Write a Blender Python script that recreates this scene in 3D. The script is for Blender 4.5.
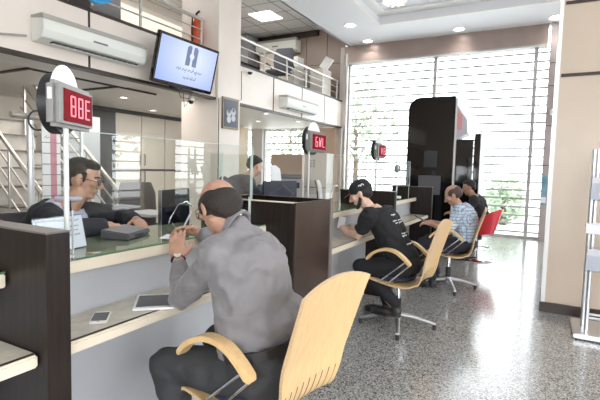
import bpy, bmesh, math, random
from mathutils import Vector, Matrix, Quaternion
V = Vector
random.seed(7)
for o in list(bpy.data.objects): bpy.data.objects.remove(o)
S = bpy.context.scene
COL = S.collection

# ------------------------------------------------------------ camera
H = 1.38
cam_d = bpy.data.cameras.new('camera'); cam_d.sensor_width = 36.0; cam_d.sensor_fit = 'HORIZONTAL'
cam_d.lens = 445.0 / 600.0 * 36.0; cam_d.clip_start = 0.02; cam_d.clip_end = 200
cam = bpy.data.objects.new('camera', cam_d); COL.objects.link(cam); S.camera = cam
# rows = world axes (x along the counter, y towards the staff side, z up) in camera axes
a = V((543 - 300, -(174 - 200), -445)); b = V((1, -0.026, 0))
ax = a.normalized(); az = b.cross(a).normalized()
if az.y < 0: az = -az
ay = az.cross(ax)
M3 = Matrix((ax, ay, az))
cam.matrix_world = Matrix.Translation((0, 0, H)) @ M3.to_4x4()

# ------------------------------------------------------------ world and light
W = bpy.data.worlds.new('world'); S.world = W; W.use_nodes = True
bg = W.node_tree.nodes['Background']; bg.inputs[0].default_value = (0.93, 0.97, 1.0, 1); bg.inputs[1].default_value = 8.5
def area(name, loc, rot, sx, sy, power, col=(1, 1, 1)):
    l = bpy.data.lights.new(name, 'AREA'); l.shape = 'RECTANGLE'; l.size = sx; l.size_y = sy; l.energy = power; l.color = col
    o = bpy.data.objects.new(name, l); COL.objects.link(o); o.location = loc; o.rotation_euler = rot; return o
PI = math.pi
R90 = PI / 2
area('street_daylight', (2.6, -4.1, 2.2), (R90, 0, 0), 14.5, 3.6, 110, (0.95, 0.98, 1.0))       # daylight through the street windows (towards +y)
area('rear_fill', (-3.3, -0.7, 1.6), (R90, 0, -R90), 3.6, 2.2, 15, (0.97, 0.98, 1.0))       # added fill light behind the camera (towards +x)
#area('far_daylight', (10.95, 1.9, 2.2), (R90, 0, R90), 4.6, 3.6, 220, (0.95, 0.98, 1.0))         # outside far window wall (towards -x)
S.view_settings.view_transform = 'Standard'; S.view_settings.look = 'None'
S.view_settings.gamma = 1; S.view_settings.use_curve_mapping = False; S.view_settings.exposure = -0.25

# ------------------------------------------------------------ materials
MATS = {}
def mat(name, col, rough=0.5, metal=0.0, var=0.0, scale=8.0, bump=0.0, bscale=60.0, spec=0.5, trans=0.0, emit=0.0, ecol=None, alpha=1.0, coat=0.0, sheen=0.0):
    if name in MATS: return MATS[name]
    m = bpy.data.materials.new(name); m.use_nodes = True; nt = m.node_tree; N = nt.nodes; L = nt.links
    p = N['Principled BSDF']; c4 = (*col, 1)
    p.inputs['Base Color'].default_value = c4; p.inputs['Roughness'].default_value = rough; p.inputs['Metallic'].default_value = metal
    p.inputs['Specular IOR Level'].default_value = spec; p.inputs['Transmission Weight'].default_value = trans; p.inputs['Alpha'].default_value = alpha
    p.inputs['Coat Weight'].default_value = coat; p.inputs['Sheen Weight'].default_value = sheen
    tc = N.new('ShaderNodeTexCoord')
    if var:
        n = N.new('ShaderNodeTexNoise'); n.inputs['Scale'].default_value = scale; n.inputs['Detail'].default_value = 4
        r = N.new('ShaderNodeValToRGB'); r.color_ramp.elements[0].position = 0.3; r.color_ramp.elements[1].position = 0.7
        r.color_ramp.elements[0].color = (*[max(0, x * (1 - var)) for x in col], 1); r.color_ramp.elements[1].color = (*[min(1, x * (1 + var)) for x in col], 1)
        L.new(tc.outputs['Object'], n.inputs['Vector']); L.new(n.outputs['Fac'], r.inputs[0]); L.new(r.outputs[0], p.inputs['Base Color'])
    if bump:
        n2 = N.new('ShaderNodeTexNoise'); n2.inputs['Scale'].default_value = bscale; n2.inputs['Detail'].default_value = 3
        bp = N.new('ShaderNodeBump'); bp.inputs['Strength'].default_value = bump; bp.inputs['Distance'].default_value = 0.01
        L.new(tc.outputs['Object'], n2.inputs['Vector']); L.new(n2.outputs['Fac'], bp.inputs['Height']); L.new(bp.outputs[0], p.inputs['Normal'])
    if emit:
        p.inputs['Emission Color'].default_value = (*(ecol or col), 1); p.inputs['Emission Strength'].default_value = emit
    MATS[name] = m; return m
def grain(name, c1, c2, rough, scale=(1, 1, 12), s=6.0, coat=0.0):
    m = mat(name, c1, rough, coat=coat); nt = m.node_tree; N = nt.nodes; L = nt.links; p = N['Principled BSDF']
    tc = N.new('ShaderNodeTexCoord'); mp = N.new('ShaderNodeMapping'); mp.inputs['Scale'].default_value = scale
    n = N.new('ShaderNodeTexNoise'); n.inputs['Scale'].default_value = s; n.inputs['Detail'].default_value = 6; n.inputs['Roughness'].default_value = 0.65
    r = N.new('ShaderNodeValToRGB'); r.color_ramp.elements[0].position = 0.35; r.color_ramp.elements[1].position = 0.68
    r.color_ramp.elements[0].color = (*c1, 1); r.color_ramp.elements[1].color = (*c2, 1)
    L.new(tc.outputs['Object'], mp.inputs[0]); L.new(mp.outputs[0], n.inputs['Vector']); L.new(n.outputs['Fac'], r.inputs[0]); L.new(r.outputs[0], p.inputs['Base Color'])
    return m
def glass(name, tint=(1, 1, 1), ior=1.5, extra=0.0, rough=0.0, veil=0.0):
    m = bpy.data.materials.new(name); m.use_nodes = True; nt = m.node_tree; N = nt.nodes; L = nt.links
    N.remove(N['Principled BSDF']); out = N['Material Output']
    t = N.new('ShaderNodeBsdfTransparent'); t.inputs[0].default_value = (*tint, 1)
    g = N.new('ShaderNodeBsdfGlossy'); g.inputs['Roughness'].default_value = rough
    fr = N.new('ShaderNodeFresnel'); fr.inputs[0].default_value = ior
    ad = N.new('ShaderNodeMath'); ad.operation = 'MULTIPLY_ADD'; ad.inputs[1].default_value = 1.0 + extra; ad.inputs[2].default_value = 0.0
    mx = N.new('ShaderNodeMixShader'); L.new(fr.outputs[0], ad.inputs[0])
    ge = N.new('ShaderNodeNewGeometry'); iv = N.new('ShaderNodeMath'); iv.operation = 'SUBTRACT'; iv.inputs[0].default_value = 1.0; L.new(ge.outputs['Backfacing'], iv.inputs[1])
    ml = N.new('ShaderNodeMath'); ml.operation = 'MULTIPLY'; ml.use_clamp = True; L.new(ad.outputs[0], ml.inputs[0]); L.new(iv.outputs[0], ml.inputs[1]); L.new(ml.outputs[0], mx.inputs[0]); L.new(t.outputs[0], mx.inputs[1]); L.new(g.outputs[0], mx.inputs[2])
    L.new(mx.outputs[0], out.inputs[0]); MATS[name] = m; return m
def terrazzo():
    m = mat('terrazzo', (0.4, 0.4, 0.39), 0.2, spec=1.0); nt = m.node_tree; N = nt.nodes; L = nt.links; p = N['Principled BSDF']
    tc = N.new('ShaderNodeTexCoord')
    v = N.new('ShaderNodeTexVoronoi'); v.inputs['Scale'].default_value = 130
    sx = N.new('ShaderNodeSeparateColor')
    r = N.new('ShaderNodeValToRGB'); r.color_ramp.interpolation = 'CONSTANT'
    e = r.color_ramp.elements; e[0].position = 0; e[0].color = (0.07, 0.068, 0.065, 1); e[1].position = 0.17; e[1].color = (0.21, 0.205, 0.19, 1)
    for ps, c in ((0.38, (0.33, 0.32, 0.305)), (0.62, (0.44, 0.43, 0.41)), (0.86, (0.55, 0.54, 0.52))):
        q = e.new(ps); q.color = (*c, 1)
    L.new(tc.outputs['Object'], v.inputs['Vector']); L.new(v.outputs['Color'], sx.inputs[0]); L.new(sx.outputs[0], r.inputs[0])
    # large square slabs with hairline joints
    br = N.new('ShaderNodeTexBrick'); br.offset = 0; br.inputs['Scale'].default_value = 1.0; br.inputs['Mortar Size'].default_value = 0.0016
    br.inputs['Brick Width'].default_value = 0.8; br.inputs['Row Height'].default_value = 0.8
    br.inputs['Color1'].default_value = (1, 1, 1, 1); br.inputs['Color2'].default_value = (0.95, 0.95, 0.95, 1); br.inputs['Mortar'].default_value = (0.6, 0.6, 0.6, 1)
    mx = N.new('ShaderNodeMix'); mx.data_type = 'RGBA'; mx.blend_type = 'MULTIPLY'; mx.inputs[0].default_value = 1
    L.new(tc.outputs['Object'], br.inputs['Vector']); L.new(r.outputs[0], mx.inputs[6]); L.new(br.outputs[0], mx.inputs[7]); L.new(mx.outputs[2], p.inputs['Base Color'])
    n = N.new('ShaderNodeTexNoise'); n.inputs['Scale'].default_value = 1.3
    mr = N.new('ShaderNodeMapRange'); mr.inputs[3].default_value = 0.13; mr.inputs[4].default_value = 0.2
    L.new(tc.outputs['Object'], n.inputs['Vector']); L.new(n.outputs['Fac'], mr.inputs[0]); L.new(mr.outputs[0], p.inputs['Roughness'])
    return m
def ceiling_tiles():
    m = mat('ceiling_tiles', (0.6, 0.6, 0.58), 0.8); nt = m.node_tree; N = nt.nodes; L = nt.links; p = N['Principled BSDF']
    tc = N.new('ShaderNodeTexCoord'); br = N.new('ShaderNodeTexBrick'); br.offset = 0; br.inputs['Scale'].default_value = 1; br.inputs['Mortar Size'].default_value = 0.012
    br.inputs['Brick Width'].default_value = 0.6; br.inputs['Row Height'].default_value = 0.6
    br.inputs['Color1'].default_value = (0.86, 0.86, 0.85, 1); br.inputs['Color2'].default_value = (0.80, 0.80, 0.79, 1); br.inputs['Mortar'].default_value = (0.3, 0.3, 0.3, 1)
    L.new(tc.outputs['Object'], br.inputs['Vector']); L.new(br.outputs[0], p.inputs['Base Color']); return m

WALL = mat('beige_panel', (0.56, 0.455, 0.36), 0.32, var=0.04, scale=2.5)
FASC = mat('fascia_panel', (0.83, 0.75, 0.68), 0.35, var=0.03, scale=2)
BROWNWALL = mat('brown_tile_wall', (0.34, 0.25, 0.20), 0.35, var=0.08, scale=3)
DARKTRIM = mat('dark_trim', (0.035, 0.022, 0.018), 0.4)
GREYWALL = mat('taupe_wall', (0.40, 0.34, 0.335), 0.4, var=0.05)
WHITE = mat('white_paint', (0.82, 0.82, 0.82), 0.5)
SOFFIT = mat('soffit_paint', (0.80, 0.77, 0.72), 0.45)
CEIL = mat('ceiling_gypsum', (0.88, 0.90, 0.95), 0.6)
LIP = mat('ceiling_lip', (0.9, 0.9, 0.9), 0.5)
TILES = ceiling_tiles()
TERR = terrazzo()
STEEL = mat('brushed_steel', (0.62, 0.60, 0.57), 0.28, 1.0)
ALU = mat('aluminium', (0.72, 0.73, 0.75), 0.3, 1.0, bump=0.05)
CHROME = mat('chrome', (0.85, 0.85, 0.87), 0.12, 1.0)
MULL = mat('mullion_grey', (0.45, 0.44, 0.43), 0.5, 0.3)
SHUT = mat('shutter_box', (0.36, 0.28, 0.25), 0.35, 0.4, var=0.1, scale=3)
SLAT = mat('slat_metal', (0.42, 0.42, 0.42), 0.6)
WENGE = grain('wenge', (0.008, 0.005, 0.004), (0.024, 0.015, 0.012), 0.42, (9, 9, 0.8), 5)
WENGE.node_tree.nodes['Principled BSDF'].inputs['Specular IOR Level'].default_value = 0.3
BLACKP = mat('black_plastic', (0.018, 0.018, 0.02), 0.35)
GLOSSB = mat('gloss_black', (0.008, 0.008, 0.009), 0.08, coat=0.6)
NAVY = mat('navy_plastic', (0.03, 0.035, 0.055), 0.4)
GREYP = mat('grey_plastic', (0.36, 0.36, 0.37), 0.4)
DGREY = mat('dark_grey_plastic', (0.13, 0.13, 0.14), 0.4)
WHITEP = mat('white_plastic', (0.80, 0.80, 0.78), 0.35)
ACW = mat('ac_white', (0.82, 0.83, 0.78), 0.35)
ACG = mat('ac_top_grey', (0.42, 0.40, 0.36), 0.5)
CREAM = mat('cream_edge', (0.74, 0.65, 0.52), 0.35)
WTOP = mat('worktop_laminate', (0.62, 0.57, 0.46), 0.22, var=0.10, scale=25, spec=0.6)
BODY = mat('counter_front', (0.52, 0.53, 0.56), 0.22, var=0.03, scale=3)
GEDGE = mat('glass_edge_green', (0.10, 0.20, 0.12), 0.15)
TGLASS = glass('teller_glass', (0.95, 0.97, 0.96), 1.5, extra=0.9)
WGLASS = glass('window_glass', (0.96, 0.97, 0.97), 1.45)
ACRY = glass('acrylic', (0.93, 0.95, 0.96), 1.4)
PLY = grain('birch_plywood', (0.70, 0.46, 0.21), (0.78, 0.54, 0.28), 0.35, (14, 14, 1.2), 4, coat=0.25)
PLYE = grain('plywood_edge', (0.55, 0.37, 0.2), (0.68, 0.48, 0.28), 0.5, (2, 2, 40), 10)
SLOT = mat('slot_dark', (0.10, 0.05, 0.02), 0.6)
SKIN = mat('skin', (0.46, 0.26, 0.18), 0.5, var=0.12, scale=18, spec=0.4)
SKINP = mat('skin_pale', (0.66, 0.43, 0.32), 0.5, var=0.1, scale=18, spec=0.4)
HAIR = mat('hair_black', (0.015, 0.012, 0.010), 0.55, bump=0.8, bscale=180)
HAIRB = mat('hair_brown', (0.07, 0.04, 0.03), 0.6, bump=0.6, bscale=180)
SHIRT = mat('grey_shirt', (0.19, 0.178, 0.185), 0.75, var=0.06, scale=10, bump=1.0, bscale=13, sheen=0.2)
TROU = mat('charcoal_trousers', (0.035, 0.035, 0.038), 0.8, bump=0.7, bscale=9)
BLK = mat('black_cloth', (0.012, 0.012, 0.014), 0.85, bump=0.7, bscale=12)
SUIT = mat('dark_suit', (0.02, 0.022, 0.03), 0.75, bump=0.5, bscale=12)
LSHIRT = mat('lilac_shirt', (0.50, 0.50, 0.62), 0.7, bump=0.4, bscale=20)
LEATHER = mat('black_leather', (0.02, 0.018, 0.016), 0.35)
PAPER = mat('paper', (0.86, 0.87, 0.90), 0.6)
INK = mat('ink', (0.04, 0.04, 0.06), 0.6)
REDP = mat('red_plastic', (0.62, 0.02, 0.035), 0.25, coat=0.3)
CAB = mat('cabinet_cream', (0.62, 0.55, 0.46), 0.3)
LEATHC = mat('brown_chair_leather', (0.085, 0.065, 0.06), 0.45, bump=0.3, bscale=20)
GREYF = mat('grey_fabric', (0.10, 0.10, 0.12), 0.9)

# ------------------------------------------------------------ mesh helpers
class MB:
    def __init__(s): s.v = []; s.f = []; s.m = []; s.cm = 0
    def add(s, vs, fs):
        o = len(s.v); s.v += [V(x) for x in vs]; s.f += [[i + o for i in f] for f in fs]; s.m += [s.cm] * len(fs); return s
    def box(s, lo, hi, M=None):
        x0, y0, z0 = lo; x1, y1, z1 = hi
        vs = [V(p) for p in ((x0, y0, z0), (x1, y0, z0), (x1, y1, z0), (x0, y1, z0), (x0, y0, z1), (x1, y0, z1), (x1, y1, z1), (x0, y1, z1))]
        if M: vs = [M @ p for p in vs]
        return s.add(vs, [(0, 3, 2, 1), (4, 5, 6, 7), (0, 1, 5, 4), (1, 2, 6, 5), (2, 3, 7, 6), (3, 0, 4, 7)])
    def cb(s, c, sz, M=None):
        c = V(c); h = V(sz) / 2; return s.box(c - h, c + h, M)
    def cyl(s, p0, p1, r0, r1=None, n=16):
        return s.tube([p0, p1], [r0, r0 if r1 is None else r1], n)
    def tube(s, pts, r, n=10, closed=False):
        pts = [V(p) for p in pts]; k = len(pts); rs = r if isinstance(r, (list, tuple)) else [r] * k
        vs = []; up = None
        for i, p in enumerate(pts):
            if closed: d = pts[(i + 1) % k] - pts[i - 1]
            else: d = (pts[min(i + 1, k - 1)] - pts[max(i - 1, 0)])
            d.normalize()
            if up is None:
                up = V((0, 0, 1)) if abs(d.z) < 0.9 else V((1, 0, 0))
            x = up.cross(d)
            if x.length < 1e-4: x = V((0, 1, 0)).cross(d)
            x.normalize(); up = d.cross(x).normalized()
            for j in range(n):
                a_ = 2 * PI * j / n; vs.append(p + (x * math.cos(a_) + up * math.sin(a_)) * rs[i])
        fs = []
        for i in range(k if closed else k - 1):
            i2 = (i + 1) % k
            for j in range(n):
                j2 = (j + 1) % n; fs.append((i * n + j, i * n + j2, i2 * n + j2, i2 * n + j))
        if not closed: fs += [tuple(range(n))[::-1], tuple((k - 1) * n + j for j in range(n))]
        return s.add(vs, fs)
    def ell(s, c, r, R=None, nu=20, nv=12):
        c = V(c); r = (r, r, r) if not hasattr(r, '__len__') else r; vs = []; fs = []
        for i in range(1, nv):
            t = PI * i / nv
            for j in range(nu):
                p = 2 * PI * j / nu; q = V((r[0] * math.sin(t) * math.cos(p), r[1] * math.sin(t) * math.sin(p), r[2] * math.cos(t)))
                vs.append(c + (R @ q if R else q))
        top = V((0, 0, r[2])); vs.append(c + (R @ top if R else top)); vs.append(c - (R @ top if R else top)); T = len(vs) - 2
        for i in range(nv - 2):
            for j in range(nu):
                j2 = (j + 1) % nu; fs.append((i * nu + j, (i + 1) * nu + j, (i + 1) * nu + j2, i * nu + j2))
        for j in range(nu):
            j2 = (j + 1) % nu; fs.append((T, j, j2)); fs.append((T + 1, (nv - 2) * nu + j2, (nv - 2) * nu + j))
        return s.add(vs, fs)
    def cap(s, p0, p1, r0, r1, n=14):            # tapered capsule for bodies
        p0, p1 = V(p0), V(p1); d = (p1 - p0); L = d.length; d = d / L if L > 1e-6 else V((0, 0, 1)); pts = []; rs = []
        for k in range(5):
            t = (k + 0.35) / 5 * R90; pts.append(p0 - d * r0 * math.cos(t)); rs.append(r0 * math.sin(t))
        pts.append(p0); rs.append(r0); pts.append(p1); rs.append(r1)
        for k in range(4, -1, -1):
            t = (k + 0.35) / 5 * R90; pts.append(p1 + d * r1 * math.cos(t)); rs.append(r1 * math.sin(t))
        return s.tube(pts, rs, n)
    def loft(s, rings, n=24):                    # rings: (centre, x-axis vec, y-axis vec) half axes as vectors
        vs = []; k = len(rings)
        for c, u, w in rings:
            c, u, w = V(c), V(u), V(w)
            for j in range(n):
                t = 2 * PI * j / n; vs.append(c + u * math.cos(t) + w * math.sin(t))
        fs = [(i * n + j, i * n + (j + 1) % n, (i + 1) * n + (j + 1) % n, (i + 1) * n + j) for i in range(k - 1) for j in range(n)]
        fs += [tuple(range(n))[::-1], tuple((k - 1) * n + j for j in range(n))]
        return s.add(vs, fs)
    def prism(s, pts, u, w, h, o=(0, 0, 0)):     # 2D outline in axes u,w, extruded by vector h
        u, w, h, o = V(u), V(w), V(h), V(o); n = len(pts)
        vs = [o + u * p[0] + w * p[1] for p in pts]; vs += [q + h for q in vs]
        fs = [tuple(range(n))[::-1], tuple(range(n, 2 * n))] + [(i, (i + 1) % n, n + (i + 1) % n, n + i) for i in range(n)]
        return s.add(vs, fs)
    def build(s, name, mats, parent=None, bevel=0.0, smooth=False, seg=2):
        me = bpy.data.meshes.new(name); me.from_pydata([tuple(p) for p in s.v], [], s.f)
        mats = mats if isinstance(mats, (list, tuple)) else [mats]
        for m in mats: me.materials.append(m)
        for p, i in zip(me.polygons, s.m): p.material_index = i
        bm = bmesh.new(); bm.from_mesh(me); bmesh.ops.recalc_face_normals(bm, faces=bm.faces)
        if bevel: bmesh.ops.bevel(bm, geom=[e for e in bm.edges if len(e.link_faces) == 2 and e.calc_face_angle(0) > 0.6], offset=bevel, segments=seg, affect='EDGES', clamp_overlap=True)
        bm.to_mesh(me); bm.free()
        if smooth:
            for p in me.polygons: p.use_smooth = True
            try: me.set_sharp_from_angle(angle=math.radians(42))
            except Exception: pass
        o = bpy.data.objects.new(name, me); COL.objects.link(o)
        if parent: o.parent = parent
        return o
    def blob(s, name, m, parent=None, voxel=0.008, it=3, fac=0.5, disp=None):    # union of all pieces as ONE smooth skin
        o = s.build(name, m); md = o.modifiers.new('r', 'REMESH'); md.mode = 'VOXEL'; md.voxel_size = voxel; md.use_smooth_shade = True
        if it: sm = o.modifiers.new('s', 'SMOOTH'); sm.factor = fac; sm.iterations = it
        if disp:
            tx = bpy.data.textures.new('folds', 'MARBLE'); tx.marble_type = 'SOFT'; tx.noise_scale = disp[1]; tx.turbulence = 9; tx.noise_depth = 1
            dm = o.modifiers.new('d', 'DISPLACE'); dm.texture = tx; dm.strength = disp[0]; dm.mid_level = 0.5; dm.texture_coords = 'GLOBAL'
            s2 = o.modifiers.new('s2', 'SMOOTH'); s2.factor = 0.5; s2.iterations = 2
        dg = bpy.context.evaluated_depsgraph_get(); me = bpy.data.meshes.new_from_object(o.evaluated_get(dg))
        old = o.data; o.modifiers.clear(); o.data = me; bpy.data.meshes.remove(old); me.name = name
        if not me.materials: me.materials.append(m)
        for p in me.polygons: p.use_smooth = True
        if parent: o.parent = parent
        return o
def thing(name, label, cat, loc=(0, 0, 0), rz=0.0, group=None):
    o = bpy.data.objects.new(name, None); COL.objects.link(o); o.location = loc; o.rotation_euler = (0, 0, rz); o.empty_display_size = 0.1
    o['label'] = label; o['category'] = cat
    if group: o['group'] = group
    return o
def tag(o, label, cat, group=None, kind=None):
    o['label'] = label; o['category'] = cat
    if group: o['group'] = group
    if kind: o['kind'] = kind
    return o
def struct(o, label=None, cat=None):
    o['kind'] = 'structure'
    if label: o['label'] = label
    if cat: o['category'] = cat
    return o
def copy_tree(o, parent=None):
    c = o.copy(); COL.objects.link(c)
    if parent: c.parent = parent
    for ch in [x for x in COL.objects if x.parent == o]: copy_tree(ch, c)
    return c
def B(lo, hi, name, m, parent=None, bevel=0.0): return MB().box(lo, hi).build(name, m, parent, bevel)

# ============================================================ SETTING
XF = 10.57                      # far window wall
YB = 7.85                       # wall behind the staff area
YR = -3.6                       # street-side wall
struct(B((-3.0, YR, -0.1), (XF + 0.1, YB, 0.0), 'floor', TERR), 'speckled grey terrazzo floor of the banking hall', 'floor')
# ---- hall ceiling with recessed tray
c = MB()
c.box((-3.0, YR, 4.40), (XF + 0.1, -1.6, 4.62)); c.box((-3.0, 3.2, 4.40), (XF + 0.1, 4.40, 4.62))
c.box((9.12, -1.6, 4.40), (XF + 0.1, 3.2, 4.62)); c.box((-3.0, -1.6, 4.40), (-1.5, 3.2, 4.62))
struct(c.build('ceiling', CEIL), 'pale lowered gypsum ceiling border around a tray', 'ceiling')
struct(B((-1.7, -1.8, 4.60), (9.3, 3.4, 4.66), 'ceiling_tray', mat('tray_paint', (0.80, 0.82, 0.88), 0.6)), 'recessed ceiling panel inside the tray', 'ceiling')
l = MB(); l.box((-1.5, 3.16, 4.385), (9.16, 3.225, 4.42)); l.box((9.10, -1.6, 4.385), (9.16, 3.2, 4.42))
l.box((8.86, -1.6, 4.56), (9.12, 3.0, 4.60)); l.box((-1.5, 3.0, 4.56), (9.1, 3.2, 4.60))
struct(l.build('trim_tray', LIP), 'white edge moulding of the ceiling tray', 'moulding')
j = MB()
for x in [0.6 * k for k in range(0, 15)]: j.box((x, -1.6, 4.595), (x + 0.012, 3.0, 4.605))
for y in (-0.9, -0.3, 0.3, 0.9, 1.5, 2.1, 2.7): j.box((-1.5, y, 4.595), (8.9, y + 0.012, 4.605))
struct(j.build('trim_tray_joints', mat('joint_grey', (0.66, 0.67, 0.71), 0.6)))
# ---- mezzanine
struct(B((-3.0, 4.62, 2.43), (XF, YB, 2.5), 'ceiling_staff', SOFFIT), 'beige ceiling below the mezzanine over the staff area', 'ceiling')
struct(B((-3.0, 4.62, 2.95), (XF, YB, 3.02), 'floor_mezzanine', mat('mezz_floor', (0.3, 0.28, 0.26), 0.5)))
f = MB(); f.box((-3.0, 4.55, 2.44), (XF, 4.62, 3.06))
struct(f.build('wall_fascia', FASC), 'beige panelled edge band of the mezzanine', 'wall')
t = MB(); t.box((-3.0, 4.535, 2.405), (XF, 4.64, 2.44)); t.box((-3.0, 4.535, 3.055), (XF, 4.63, 3.09))
for x in (2.02, 3.33, 4.78, 7.22, 8.35, 9.45): t.box((x - 0.012, 4.543, 2.44), (x + 0.012, 4.56, 3.06))
struct(t.build('trim_fascia', DARKTRIM), 'dark metal strips framing the mezzanine edge', 'trim')
struct(B((-3.0, 4.40, 4.62), (XF, YB, 4.68), 'ceiling_closing', CEIL)).location = (0, 0, 0.36)
struct(B((-3.0, 4.40, 4.95), (XF, YB, 5.0), 'ceiling_mezzanine', TILES), 'square grey tile ceiling over the mezzanine', 'ceiling')
struct(B((-3.0, 4.36, 4.40), (XF, 4.42, 5.0), 'trim_bulkhead', CEIL))
# ---- outer walls
struct(B((-3.0, YB, 0), (XF + 0.1, YB + 0.1, 5.0), 'wall_back', mat('staff_wall', (0.74, 0.68, 0.60), 0.5)), 'beige wall behind the staff cabinets', 'wall')
w = MB(); w.box((XF, 4.55, 2.42), (XF + 0.12, YB, 5.0)); struct(w.build('wall_far_upper', BROWNWALL), 'brown tiled wall at the far end of the mezzanine', 'wall')
t = MB()
for y in (5.05, 5.65, 6.25): t.box((XF - 0.006, y, 3.0), (XF + 0.01, y + 0.014, 5.0))
for z in (3.5, 4.05): t.box((XF - 0.006, 4.6, z), (XF + 0.01, YB, z + 0.012))
t.box((XF - 0.05, 5.30, 4.80), (XF + 0.01, 7.8, 4.94))
struct(t.build('trim_far_upper', DARKTRIM))
# far wall pieces: header shutter box, end pier
struct(B((XF - 0.16, 0.06, 4.19), (XF + 0.02, 4.50, 4.40), 'trim_shutter_box_upper', SHUT), 'brown metal roller shutter box above the far window', 'shutter box')
struct(B((XF - 0.20, 0.06, 3.99), (XF + 0.02, 4.50, 4.185), 'trim_shutter_box_lower', SHUT))
struct(B((XF - 0.215, 0.06, 3.955), (XF + 0.02, 4.50, 3.99), 'trim_shutter_lip', MULL))
p_ = MB(); p_.box((XF - 0.20, -0.45, 0), (XF + 0.1, 0.02, 4.42)); struct(p_.build('wall_far_pier', GREYWALL), 'taupe pier at the right end of the far window', 'wall')
t = MB()
for z in (0.75, 1.55, 2.35, 3.15, 3.6): t.box((XF - 0.206, -0.45, z), (XF - 0.19, 0.02, z + 0.012))
struct(t.build('trim_pier', DARKTRIM))
struct(B((XF, YR, 0), (XF + 0.1, -0.45, 4.4), 'wall_far_right', WALL))
# column between far window and staff area window
struct(B((XF - 0.12, 4.42, 0), (XF + 0.06, 4.62, 4.4), 'wall_far_post', mat('pale_post', (0.66, 0.62, 0.60), 0.4)), 'pale post at the left end of the far window', 'wall')
pp = MB(); pp.cyl((XF - 0.20, 4.40, 0.1), (XF - 0.20, 4.40, 4.2), 0.035); pp.cyl((XF - 0.2, 4.5, 0.1), (XF - 0.2, 4.5, 2.4), 0.02)
tag(pp.build('drain_pipe', STEEL, smooth=True), 'thin grey pipes running down the post beside the far window', 'pipe')
# windows
def window(n, y0, y1, z0, z1, mulls, lab, step=0.18, x=XF, slo=None):
    g = MB(); g.box((x + 0.02, y0, z0), (x + 0.03, y1, z1)); o = struct(g.build('window_%d' % n, WGLASS), lab, 'window')
    fr = MB()
    for y in mulls: fr.box((x - 0.07, y - 0.035, z0), (x + 0.05, y + 0.035, z1 if z1 < 3.9 else 4.39))
    fr.box((x - 0.03, y0, z0), (x + 0.05, y1, z0 + 0.05)); fr.build('window_frame', MULL, o)
    s_ = MB(); z = z0 + 0.1
    while z < z1:
        s_.box((x + 0.10, y0, z), (x + 0.13, y1, z + 0.036)); z += step
    s_.build('shutter_slats', SLAT, o)
    return o
window(1, 0.02, 4.42, 0.0, 4.0, (0.26, 2.29, 4.40), 'large far window behind horizontal shutter slats')
window(2, 4.62, YB, 0.3, 2.42, (5.6, 6.9), 'slatted window behind the staff area')
struct(B((XF, 4.62, 0), (XF + 0.1, YB, 0.3), 'wall_far_low', WALL))
struct(B((XF - 0.17, 6.89, 0), (XF - 0.03, 7.25, 2.43), 'wall_staff_pier', mat('pier_grey', (0.55, 0.55, 0.56), 0.5)), 'pale grey pier left of the staff window', 'wall')
# street-side wall (right, outside the frame but reflected in the teller glass)
wr = MB(); wr.box((-3.0, YR - 0.12, 0), (XF + 0.1, YR, 0.35)); wr.box((-3.0, YR - 0.12, 3.6), (XF + 0.1, YR, 4.5))
for x0, x1 in ((-3.0, -2.6), (0.2, 0.7), (3.5, 4.1), (3.9, 5.55), (6.3, 7.15), (10.2, 10.7)): wr.box((x0, YR - 0.12, 0.35), (x1, YR, 3.6))
struct(wr.build('wall_street', WALL), 'beige street-side wall with shop windows', 'wall')
sl = MB(); z = 0.45
while z < 3.6: sl.box((-3.0, YR - 0.2, z), (XF, YR - 0.16, z + 0.03)); z += 0.19
struct(sl.build('window_3', SLAT), 'slatted shutter of the street windows', 'window')
wb = MB(); wb.box((-3.1, YR, 0), (-3.0, YB, 0.4)); wb.box((-3.1, YR, 2.8), (-3.0, YB, 5.0)); wb.box((-3.1, 1.2, 0.4), (-3.0, YB, 2.8)); wb.box((-3.1, YR, 0.4), (-3.0, -2.6, 3.9))
struct(wb.build('wall_rear', WALL))
# ---- column A with the picture
struct(B((5.53, 4.50, 0), (6.10, 5.25, 4.96), 'wall_column', FASC), 'beige column rising past the mezzanine edge', 'column')
struct(B((5.545, 4.494, 0), (5.56, 4.502, 2.43), 'trim_column', DARKTRIM))
# ---- near pillar on the right
struct(B((5.05, -1.0, 0.10), (5.70, -0.088, 4.40), 'wall_pillar', WALL), 'square beige stone pillar on the right', 'pillar')
struct(B((5.045, -0.088, 0.10), (5.70, -0.055, 4.40), 'trim_pillar_corner', mat('corner_white', (0.9, 0.89, 0.87), 0.3)), 'white corner strip of the pillar', 'trim')
t = MB()
for z in (2.32, 3.00, 3.7): t.box((5.040, -1.0, z), (5.06, -0.10, z + 0.03))
struct(t.build('trim_pillar', DARKTRIM), 'dark joints across the pillar', 'trim')
struct(B((5.03, -1.02, 0), (5.72, -0.04, 0.10), 'baseboard_pillar', DARKTRIM), 'dark plinth at the foot of the pillar', 'baseboard')
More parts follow.
